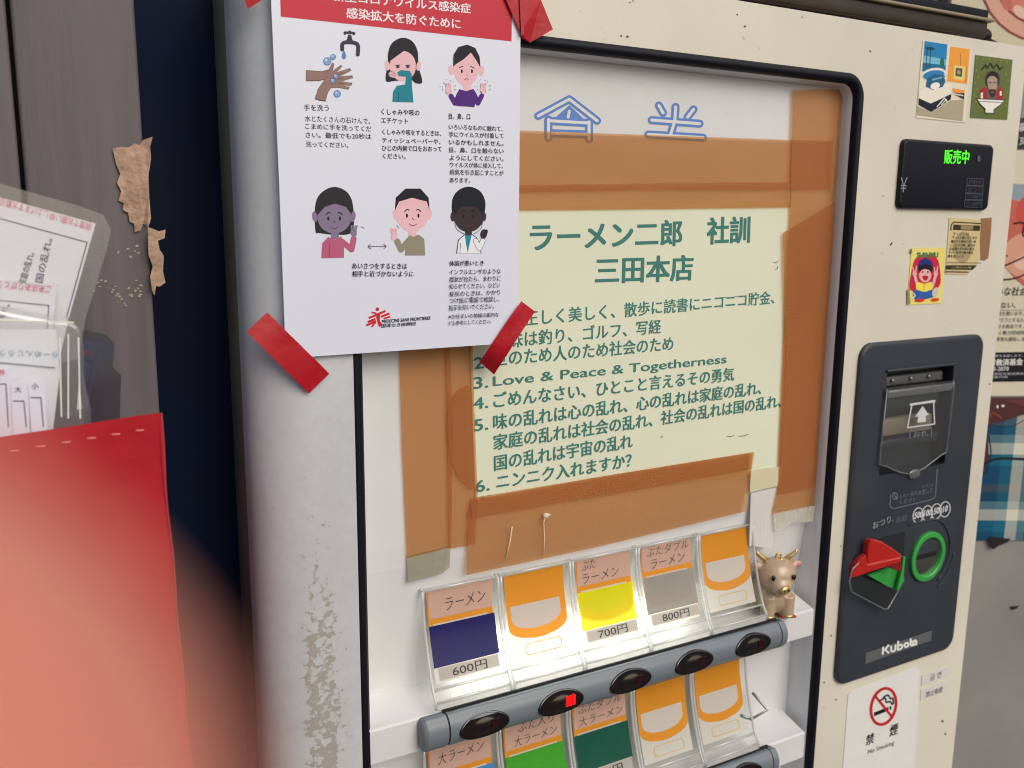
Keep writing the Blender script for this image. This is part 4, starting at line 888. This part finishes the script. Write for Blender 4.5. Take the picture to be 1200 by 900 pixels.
d.poly([(890, 700), (895, 630), (930, 610), (950, 640), (1010, 640), (1030, 608), (1052, 640), (1050, 700)], (170, 36, 48), False); d.poly([(895, 655), (910, 648), (912, 700), (896, 700)], (232, 230, 224)); d.poly([(1030, 640), (1042, 640), (1044, 672), (1030, 672)], (232, 230, 224)); d.poly([(940, 640), (1010, 640), (1000, 710), (950, 710)], (110, 96, 90))
d.poly([(942, 560), (950, 535), (980, 525), (1008, 535), (1012, 580), (1004, 640), (978, 688), (955, 645)], (176, 150, 132), True); d.poly([(940, 560), (945, 520), (980, 498), (1016, 520), (1014, 556), (990, 534), (960, 536)], (24, 24, 26)); d.poly([(950, 636), (965, 628), (990, 628), (1004, 636), (992, 680), (966, 682)], (52, 44, 42), True); d.stroke([(955, 582), (970, 580)], 6, (30, 28, 30)); d.stroke([(986, 580), (1002, 582)], 6, (30, 28, 30)); d.stroke([(970, 648), (988, 648)], 5, (180, 120, 110))
d.poly([(866, 690), (1068, 700), (1040, 735), (990, 775), (992, 800), (920, 796), (926, 770), (890, 735)], (40, 40, 36)); d.poly([(872, 697), (1060, 706), (1034, 734), (985, 770), (986, 795), (928, 791), (932, 766), (896, 732)], (238, 236, 228)); d.stroke([(880, 712), (1050, 722)], 5, (90, 90, 86))
d.build('picture', t)
z6 = zoom(1040, 240, 6.92)
t = sticker('cartoon_sticker', 'yellow cartoon sticker of a cheering boy making two peace signs', [z6(*p) for p in ((195, 352), (472, 348), (440, 800), (160, 812))], (236, 222, 120))
d = Print(front(-.0006), .0001, z6)
d.poly([(225, 440), (300, 400), (400, 430), (430, 560), (420, 660), (330, 700), (185, 690), (195, 540)], (206, 30, 70), True)
d.text('SUSUMU', (238, 428), (408, 426), 40, (30, 40, 40), .05); d.text('SUSUMU', (240, 427), (406, 425), 37, (40, 150, 90), .025)
d.ell(308, 505, 62, 68, (24, 26, 34)); d.poly([(252, 500), (256, 455), (308, 428), (360, 455), (366, 500), (308, 478)], (40, 50, 120)); d.ell(306, 568, 50, 62, (232, 178, 176)); d.poly([(256, 560), (262, 505), (310, 495), (356, 510), (360, 560), (335, 528), (300, 520), (275, 532)], (26, 24, 32))
d.ell(286, 545, 6, 9, (24, 20, 24)); d.ell(328, 545, 6, 9, (24, 20, 24)); d.poly([(284, 578), (330, 578), (322, 606), (304, 616), (290, 604)], (190, 30, 50), True)
for s_, x in ((1, 220), (-1, 392)): d.stroke([(x+s_*26, 660), (x, 570)], 30, (40, 30, 40)); d.stroke([(x+s_*26, 660), (x, 570)], 24, (232, 178, 176)); d.ell(x, 560, 18, 20, (232, 178, 176)); d.stroke([(x-4, 555), (x-14, 508)], 10, (232, 178, 176)); d.stroke([(x+5, 555), (x+16, 500)], 10, (232, 178, 176))
d.poly([(240, 630), (300, 640), (356, 628), (362, 690), (300, 706), (236, 690)], (244, 224, 90), True); d.stroke([(298, 640), (294, 700)], 4, (200, 60, 50)); d.poly([(222, 690), (300, 706), (362, 690), (380, 740), (330, 760), (222, 765)], (44, 96, 170), True); d.ell(388, 708, 24, 40, (206, 200, 190), 20); d.ell(386, 770, 36, 14, (210, 70, 40), -8); d.ell(262, 774, 40, 14, (214, 50, 50), -5); d.stroke([(205, 760), (225, 735), (215, 720)], 8, (244, 240, 236))
d.poly([(160, 690), (180, 680), (186, 800), (160, 812)], (150, 140, 112)); d.poly([(186, 360), (198, 356), (200, 392), (186, 400)], (120, 108, 84))
d.build('picture', t)
t = sticker('text_sticker', 'aged cream sticker with black bordered small print and torn corner', [z6(*p) for p in ((502, 104), (762, 122), (756, 440), (700, 520), (650, 566), (470, 562))], (216, 196, 146))
d = Print(front(-.0006), .0001, z6); k2 = (58, 46, 30)
d.stroke([(514, 205), (518, 160), (540, 140), (755, 152)], 10, k2); d.poly([(535, 160), (752, 168), (748, 212), (530, 204)], k2); d.poly([(598, 165), (696, 170), (692, 204), (594, 200)], (150, 134, 96)); d.ell(612, 345, 78, 128, (172, 156, 118), 4)
for i, tx in enumerate(('ラーメンは', 'ラーメン屋にはじまり', '麺と汁と豚の三位一体', 'ここにその味、盛りの', '心を満たすために並ぶ', 'マナーを守り食べ終え', '席を立つこと')):
    v = 248+30*i; x0 = 530-7*i; d.text(tx, (x0, v), (x0+(130 if i in (0, 6) else 200), v+2), 24, k2, .02)
d.stroke([(480, 468), (758, 472)], 4, k2); d.poly([(478, 490), (728, 490), (690, 528), (474, 524)], k2); d.text('二郎の心得', (520, 516), (680, 517), 16, (190, 172, 124), .01); d.stroke([(472, 542), (655, 546)], 9, k2)
d.build('lettering', t)
b = MB(); b.prism([F(*z6(*p), -.0009) for p in ((762, 110), (846, 104), (838, 250), (818, 430), (790, 450), (756, 440), (752, 300))], (0, .0003, 0), mat('brown_tape_scrap', (150, 106, 70), .5, var=.1)); tag(b.build('tape_scrap'), 'small brown tape scrap beside the aged text sticker', 'tape')
b = MB(); b.prism([F(*p, -.0004) for p in ((1043, 287), (1045.5, 283.5), (1046, 285), (1044, 288))], (0, .0003, 0), mat('dark_mark', (40, 34, 28), .7)); tag(b.build('dirt_mark'), 'tiny dark mark left of the cartoon sticker', 'mark')
t = sticker('no_smoking_sign', 'white no smoking sign with red ban ring under the control panel', [zk(*p) for p in ((90, 672), (100, 662), (304, 588), (312, 594), (292, 1010), (62, 1060))], (228, 228, 224), 'sign')
d = Print(front(-.0006), .0001, zk); rr = (190, 34, 40); bk = (24, 24, 26)
d.poly([(170, 728), (215, 710), (215, 722), (170, 740)], bk); d.poly([(218, 709), (224, 707), (224, 718), (218, 721)], bk); d.stroke([(190, 690), (205, 684), (208, 696), (220, 694), (226, 703)], 5, bk, True); d.stroke([(200, 680), (214, 674), (220, 684), (228, 684), (230, 700)], 5, bk, True)
d.stroke([(199.5+39*math.cos(a), 709+55*math.sin(a)-11*math.cos(a)) for a in [2*math.pi*j/40 for j in range(40)]], 9, rr, False, True); d.stroke([(170, 672), (229, 745)], 8, rr, cap=False)
d.text('禁', (144, 832), (169, 822), 32, bk, .02); d.text('煙', (218, 804), (243, 794), 34, bk, .02); d.text('No Smoking', (150, 862), (232, 832), 18, bk, .0); d.build('lettering', t)
t = sticker('small_label', 'small white label with Korean writing, above the Chinese one', [zk(*p) for p in ((319, 612), (403, 583), (402, 615), (317, 645))], (216, 214, 208), 'label')
d = Print(front(-.0006), .0001, zk); d.text('금 연', (343, 630), (378, 618), 18, (60, 60, 62), .01); d.build('lettering', t)
t = sticker('small_label', 'small white label with Chinese writing, below the Korean one', [zk(*p) for p in ((316, 657), (399, 629), (397, 663), (314, 692))], (216, 214, 208), 'label')
d = Print(front(-.0006), .0001, zk); d.text('禁止吸煙', (330, 682), (382, 664), 17, (60, 60, 62), .01); d.build('lettering', t)

# ------------------------------------------------------------------ bull figurine on the upper shelf
def remesh(mb, voxel, name, parent, m):
    o = mb.build(name, parent); md = o.modifiers.new('r', 'REMESH'); md.mode = 'VOXEL'; md.voxel_size = voxel; sm = o.modifiers.new('s', 'SMOOTH'); sm.factor = .6; sm.iterations = 6
    dg = bpy.context.evaluated_depsgraph_get(); dg.update(); me = bpy.data.meshes.new_from_object(o.evaluated_get(dg)); o.modifiers.clear(); o.data = me
    me.materials.clear(); me.materials.append(m)
    for p in me.polygons: p.use_smooth = True
    return o
cb = F(904, 713, .008); cb.z = Z0-.3662
bull = thing('bull_figurine', 'small glazed beige bull figurine with gold horns and hooves on the shelf', 'figurine', cb)
ceram = mat('beige_glaze', (186, 162, 134), .22, var=.10, vscale=120, coat=.5); gold = mat('gold_paint', (206, 178, 116), .3, metal=.7); darkb = mat('dark_eye', (24, 16, 14), .2)
H = .061; face_y = Matrix.Rotation(math.radians(-20), 4, 'Z'); TM = Matrix.Translation(cb) @ face_y
cu = lambda x, y, z: TM @ Vector((x*H, y*H, z*H))        # y < 0 looks at the viewer
b = MB()
for c, r, s_ in (((0, .10, .36), .30, (.98, .95, 1.0)), ((0, .16, .26), .28, (1.05, .9, .8)), ((0, -.06, .30), .29, (.98, .8, 1.0)), ((0, -.10, .66), .30, (1.08, .92, .92)), ((0, -.28, .55), .18, (1.1, .8, .85))):
    b.ball(cu(*c), r*H, ceram, s_)
for x, y in ((-.15, -.19), (.15, -.19), (-.22, .16), (.22, .16)): b.tube([cu(x, y, .36), cu(x*1.05, y, .02)], [.125*H, .11*H], ceram, 12)
for s_ in (-1, 1): b.tube([cu(s_*.20, -.05, .76), cu(s_*.31, -.06, .80), cu(s_*.43, -.09, .82)], [.055*H, .085*H, .02*H], ceram, 10)
remesh(b, .0011, 'body', bull, ceram)
for s_ in (-1, 1):
    b = MB(); b.tube([cu(s_*.13, -.06, .86), cu(s_*.24, -.05, .93), cu(s_*.31, -.06, .99), cu(s_*.33, -.07, 1.05)], [.045*H, .042*H, .030*H, .008*H], gold, 10); b.build('horn', bull)
    b = MB(); b.ball(cu(s_*.165, -.345, .70), .040*H, darkb, (.9, .6, 1.15)); b.build('eye', bull)
    b = MB(); b.tube([cu(s_*.25, -.085, .775), cu(s_*.33, -.10, .80), cu(s_*.40, -.11, .815)], [.02*H, .05*H, .012*H], mat('pink_ear', (190, 130, 124), .3), 8); b.build('inner_ear', bull)
b = MB(); b.ball(cu(.0, -.425, .535), .085*H, gold, (1.15, .45, .8)); b.ball(cu(-.035, -.462, .54), .018*H, darkb); b.ball(cu(.035, -.462, .54), .018*H, darkb); b.build('snout', bull)
for x, y in ((-.157, -.19), (.157, -.19), (.231, .16)): b = MB(); b.ball(cu(x, y, .035), .112*H, gold, (1, 1.05, .42)); b.build('hoof', bull)
b = MB(); b.tube([cu(.045*math.cos(a), -.12, .955+.045*math.sin(a)) for a in [2*math.pi*j/14 for j in range(15)]], .016*H, gold, 8); b.ball(cu(.03, -.14, .90), .045*H, gold); b.ball(cu(-.03, -.13, .90), .04*H, gold); b.build('loop', bull)
b = MB(); b.box((.04*H, -.28*H, .0), (.29*H, .16*H, .03*H), mat('red_felt', (176, 40, 52), .7), .001, mtx=TM); b.build('base_pad', bull)

# ------------------------------------------------------------------ left: boards, paper tape, red holder, laminated cards
YBD = .05
wood = mat('grey_stained_wood', (100, 93, 96), .6, var=.28, vscale=9, stretch=(10, 10, .5), bump=.10, bscale=60, specks=.3)
xr = .0806; xs = F(18, 110, YBD).x
boards = thing('grey_board', 'weathered grey vertical boards behind the red card holder', 'boards', (0, YBD, 0))
for i, (xa, xb) in enumerate(((xs+.0012, xr), (xs-.16, xs-.0012), (xs-.325, xs-.163))):
    b = MB(); b.box((xa, YBD, 0), (xb, YBD+.022, 2.3), wood, .002); b.build('plank', boards)
b = MB(); b.box((xs-.33, YBD+.0222, 0), (xr-.004, YBD+.030, 2.3), mat('dark_backing', (40, 36, 40), .8)); b.build('backing', boards)
d = Print(front(YBD), .0004); fl = mat('glue_flakes', (168, 160, 140), .8)
for k in range(34):
    px, py = random.choice(((150, 292), (152, 298), (120, 335), (155, 330), (145, 352), (158, 340), (135, 340))); px += random.uniform(-12, 12); py += random.uniform(-8, 8)
    d.poly([(px+random.uniform(.6, 3)*math.cos(a), py+random.uniform(.5, 2)*math.sin(a)) for a in (0, 1.2, 2.4, 3.6, 5)], fl)
d.build('glue_residue', boards)
ptape = mat('torn_paper_tape', (186, 154, 130), .7, var=.45, vscale=70, bump=.5, bscale=180)
def scrap(label, pts, y):
    b = MB(); v = [F(p[0], p[1], y-(.003 if p[0] > 168 else 0)) for p in pts]; b.prism(v, (0, .0003, 0), ptape); tag(b.build('paper_tape'), label, 'tape', 'torn paper tape on the board edge')
scrap('long torn brown paper tape folded over the board edge', [(132, 174), (141, 172), (150, 173), (158, 168), (163, 170), (168, 164), (179, 160), (176, 172), (177, 186), (174, 205), (175, 232), (177, 256), (174, 266), (168, 262), (165, 270), (158, 272), (157, 262), (152, 260), (150, 249), (144, 246), (145, 238), (139, 235), (142, 224), (137, 214), (141, 204), (136, 192)], YBD-.002)
scrap('short torn paper tape curling off the board edge', [(173, 266), (179, 268), (186, 271), (194, 269), (193, 279), (185, 282), (187, 292), (192, 300), (191, 318), (194, 331), (187, 336), (183, 335), (181, 346), (178, 340), (176, 324), (179, 312), (174, 298)], YBD-.003)

# red holder
redv = mat('red_vinyl', (180, 26, 40), .42, var=.14, vscale=12, bump=.5, bscale=22, spec=.4); redf = mat('frayed_red_edge', (176, 52, 54), .7)
YH = -.09
holder = thing('card_holder', 'red vinyl card holder hanging in front of the grey boards', 'holder', F(90, 880, YH))
fx = F(190, 500, YH).x; fz = F(190, 484, YH).z; hl = -.20; hb = Z0-.42
def hz(x): return fz + (x-fx)*(F(0, 513, YH).z-fz)/(F(0, 513, YH).x-fx)
b = MB(); nx = 26; nz = 24; v = []; fs = []
for j in range(nz+1):
    for i in range(nx+1):
        x = hl+(fx-hl)*i/nx; zt_ = hz(x); z = zt_+(hb-zt_)*j/nz; e = math.exp(-j/4)
        y = YH + .0022*math.sin(i*.8+j*.35) + .0016*math.sin(i*.37-j*.6) - .002*e*math.sin(i*.5)
        xx = x + (.0004*math.sin(j*1.3) + .00002*j*j if i == nx else 0); v.append((xx, y, z))
for j in range(nz):
    for i in range(nx): a = j*(nx+1)+i; fs.append((a, a+1, a+nx+2, a+nx+1))
b.add(v, fs, redv, True)
b.prism([Vector((fx+.0002, YH+.001, fz-.001)), Vector((fx-.001, YH+.11, fz-.055)), Vector((fx-.001, YH+.11, hb)), Vector((fx+.0008, YH+.001, hb))], (-.0012, 0, 0), redv)
b.box((hl, YH+.108, hb), (fx-.002, YH+.110, fz-.06), redv); b.box((hl, YH+.002, hb-.002), (fx, YH+.11, hb), redv)
b.build('pocket', holder)
b = MB(); zt_ = [v[j*(nx+1)+nx] for j in range(nz+1)]; b.tube([Vector(p)+Vector((.0001, -.0003, 0)) for p in zt_], .0005, redf, 8)
b.build('edge_binding', holder)
b = MB(); st = mat('pale_stitch', (236, 150, 140), .7)
for k in range(16):
    x = hl+.08+(fx-hl-.082)*k/16; z = hz(x)-.0062; b.tube([(x, YH-.0040, z), (x+.0040, YH-.0040, z-.0001)], .00035, st, 6)
b.build('stitching', holder)

# laminated cards, each on its own tilted plane
def card(name, label, film, paper, plane_y, c=(238, 238, 248), frame=None, texts=(), film_m=None, th=.0007, tilt=0):
    pl_ = Plane((0, plane_y, 0), (0, -1, tilt)); t = thing(name, label, 'card', pl_(*film[-1]), 'laminated cards in the red holder')
    b = MB(); b.prism([pl_(*p) for p in film], (0, th, 0), film_m or clear('laminate_film', .25, .16, tint=(255, 255, 254), milk=.14)); b.build('film', t)
    b = MB(); b.prism([pl_(*p, -.0009) for p in paper], (0, .0004, 0), mat('card_white_%02x%02x%02x' % c, c, .5, var=.03, vscale=30)); b.build('paper', t)
    d = Print(pl_, -.0007)
    if frame:
        for s_ in frame: d.stroke(s_, 1.3, (60, 62, 110))
    for tx, p0, p1, up, cc_, bo in texts: d.text(tx, p0, p1, 0, cc_, bo, 0, True, up)
    if d.mb.v: d.build('lettering', t)
    return t
pk_, nv = (214, 96, 130), (54, 54, 84)
card('laminated_card', 'large laminated card with pink heading and upright writing', [(-40, 205), (0, 215), (95, 242), (122, 252), (130, 270), (126, 290), (100, 375), (92, 420), (-40, 460)], [(-40, 219), (0, 231), (112, 262), (80, 375), (70, 420), (-40, 430)], -.030,
     frame=[[(-20, 250), (0, 256), (102, 284), (78, 372)]], texts=[('禁煙でお願い申し上げます大歓迎', (108, 262), (0, 231), (-2.0, 9), pk_, .0), ('国の乱れ。', (50, 332), (62, 280), (-9.5, -2), nv, .01), ('家庭の乱れ。', (30, 334), (41, 297), (-9, -2), nv, .01)])
card('laminated_card', 'small white card with pink heading half sunk in the holder', [(-40, 320), (0, 328), (70, 334), (60, 430), (-40, 430)], [(-40, 322), (0, 330), (66, 336), (58, 425), (-40, 425)], -.042,
     frame=[[(-20, 350), (0, 352), (57, 358), (54, 420)]], texts=[('ご来店ありがとう', (60, 335), (-2, 329), (-1, 9), pk_, .01), ('乱れ。', (4, 374), (12, 357), (-7, -2), nv, .02)])
card('laminated_card', 'dark tinted laminated card leaning at the right of the holder', [(96, 386), (124, 392), (134, 402), (132, 430), (142, 440), (140, 500), (100, 510), (92, 440)], [(96, 398), (120, 402), (112, 440), (102, 478), (90, 480)], -.022, (222, 222, 236), frame=[[(100, 422), (109, 424), (100, 462)]], texts=[('大盛', (112, 411), (97, 409), (-1, 7), pk_, .02)], film_m=clear('dark_film', .3, .14, tint=(170, 176, 192), milk=.08))
# clear card box standing in the holder
cb_ = thing('card_box', 'clear plastic box full of folded slips standing in the red holder', 'box', F(40, 505, -.07))
b = MB(); clr = clear('box_clear', .3, .18, tint=(255, 255, 255), milk=.10)
b.prism([F(px, py, -.078) for px, py in smooth_loop([(-60, 373), (60, 375), (88, 380), (97, 396), (99, 440), (96, 520), (-60, 540)], 4)], (0, .026, 0), clr, .002)
b.build('shell', cb_)
b = MB(); b.prism([F(px, py, -.066) for px, py in ((-60, 386), (66, 386), (70, 440), (60, 520), (-60, 530))], (0, .0006, 0), mat('slip_white', (236, 240, 246), .5)); b.build('slip', cb_)
d = Print(front(-.0665), .0002)
d.text('らーめんじろう', (68, 412), (0, 410), 7, (120, 160, 180), .0); d.stroke([(0, 425), (64, 431)], 1.2, (90, 96, 120)); d.build('lettering', cb_)
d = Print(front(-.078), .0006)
for q in ([(-10, 374), (86, 378)], [(80, 392), (80, 490)], [(70, 396), (72, 488)], [(92, 396), (94, 490)]): d.stroke(q, 1.6, mat('film_glint', (238, 238, 226), .3))  # glints on the box edges, drawn as pale flat strokes
d.build('painted_edge_glint', cb_)
for i, (qd, tx) in enumerate(((((-10, 430), (11, 432), (20, 520), (-10, 525)), '券'), (((13, 450), (32, 448), (36, 520), (16, 525)), '大'), (((33, 446), (52, 446), (56, 515), (38, 520)), '小'))):
    lab = ('narrow paper slip at the left with a pink mark', 'narrow paper slip in the middle of the three', 'narrow paper slip at the right of the three')[i]
    yy = -.082-.0008*i; t = thing('paper_slip', lab, 'slip', F(*qd[3], yy), 'paper slips standing in front of the clear box'); b = MB(); b.prism([F(*p, yy) for p in qd], (0, .0003, 0), mat('slip_lilac', (224, 222, 236), .55)); b.build('paper', t)
    d = Print(front(yy), .0002); x0 = qd[0][0]; d.text(tx, (x0+4+(i == 0)*4, qd[0][1]+10), (x0+12+(i == 0)*4, qd[0][1]+10), 7, pk_ if i == 0 else nv, .01); d.stroke([(x0+3, qd[0][1]+20), (qd[1][0]-4, qd[0][1]+20), (qd[1][0]-1, 500)], 1.2, nv); d.build('lettering', t)

# ------------------------------------------------------------------ the photographer's hand: one fingertip close in front of the lens
skin = mat('skin', (222, 138, 118), .5, var=.06, vscale=200, sss=.25)
def cs(x, y, z): return EYE + RIGHT*x + UP*y + FWD*z        # metres: right, up, ahead of the lens
ch = {   # finger chains: (point, radius); the first point sits in the palm
 'index': [((-.075, -.050, -.005), .011), ((-.052, -.034, .012), .0098), ((-.030, -.0200, .0185), .0088), ((-.0140, -.0092, .0150), .0090), ((-.0072, -.0044, .0136), .0098)],
 'middle': [((-.083, -.066, .000), .011), ((-.060, -.058, .018), .0098), ((-.038, -.052, .024), .0088), ((-.018, -.050, .022), .0074)],
 'ring': [((-.088, -.082, .002), .0105), ((-.066, -.078, .018), .0092), ((-.046, -.074, .024), .0082), ((-.028, -.072, .022), .0070)],
 'little': [((-.092, -.097, .002), .0095), ((-.074, -.096, .016), .0080), ((-.058, -.094, .020), .0070), ((-.044, -.093, .018), .0060)],
 'thumb': [((-.085, -.070, -.030), .013), ((-.060, -.058, -.050), .0115), ((-.036, -.050, -.055), .0100), ((-.020, -.046, -.054), .0082)]}
verts = [cs(-.115, -.088, -.030), cs(-.100, -.074, -.016)]; rad = [.026, .024]; edges = [(0, 1)]
verts += [cs(-.165, -.125, -.050), cs(-.24, -.20, -.08)]; rad += [.022, .027]; edges += [(0, 2), (2, 3)]
for pts in ch.values():
    last = 1
    for p, r in pts: verts.append(cs(*p)); rad.append(r); edges.append((last, len(verts)-1)); last = len(verts)-1
me = bpy.data.meshes.new('person'); me.from_pydata([v-verts[0] for v in verts], edges, []); me.materials.append(skin)
per = bpy.data.objects.new('person', me); COL.objects.link(per); per.location = verts[0]
per.modifiers.new('k', 'SKIN')
for i, r in enumerate(rad): me.skin_vertices[0].data[i].radius = (r, r)
me.skin_vertices[0].data[0].use_root = True
sb = per.modifiers.new('s', 'SUBSURF'); sb.levels = sb.render_levels = 2
dg = bpy.context.evaluated_depsgraph_get(); dg.update(); m2 = bpy.data.meshes.new_from_object(per.evaluated_get(dg)); per.modifiers.clear(); per.data = m2
for p in m2.polygons: p.use_smooth = True
tag(per, 'blurred finger of the person taking the photo, covering the lower left corner', 'person')
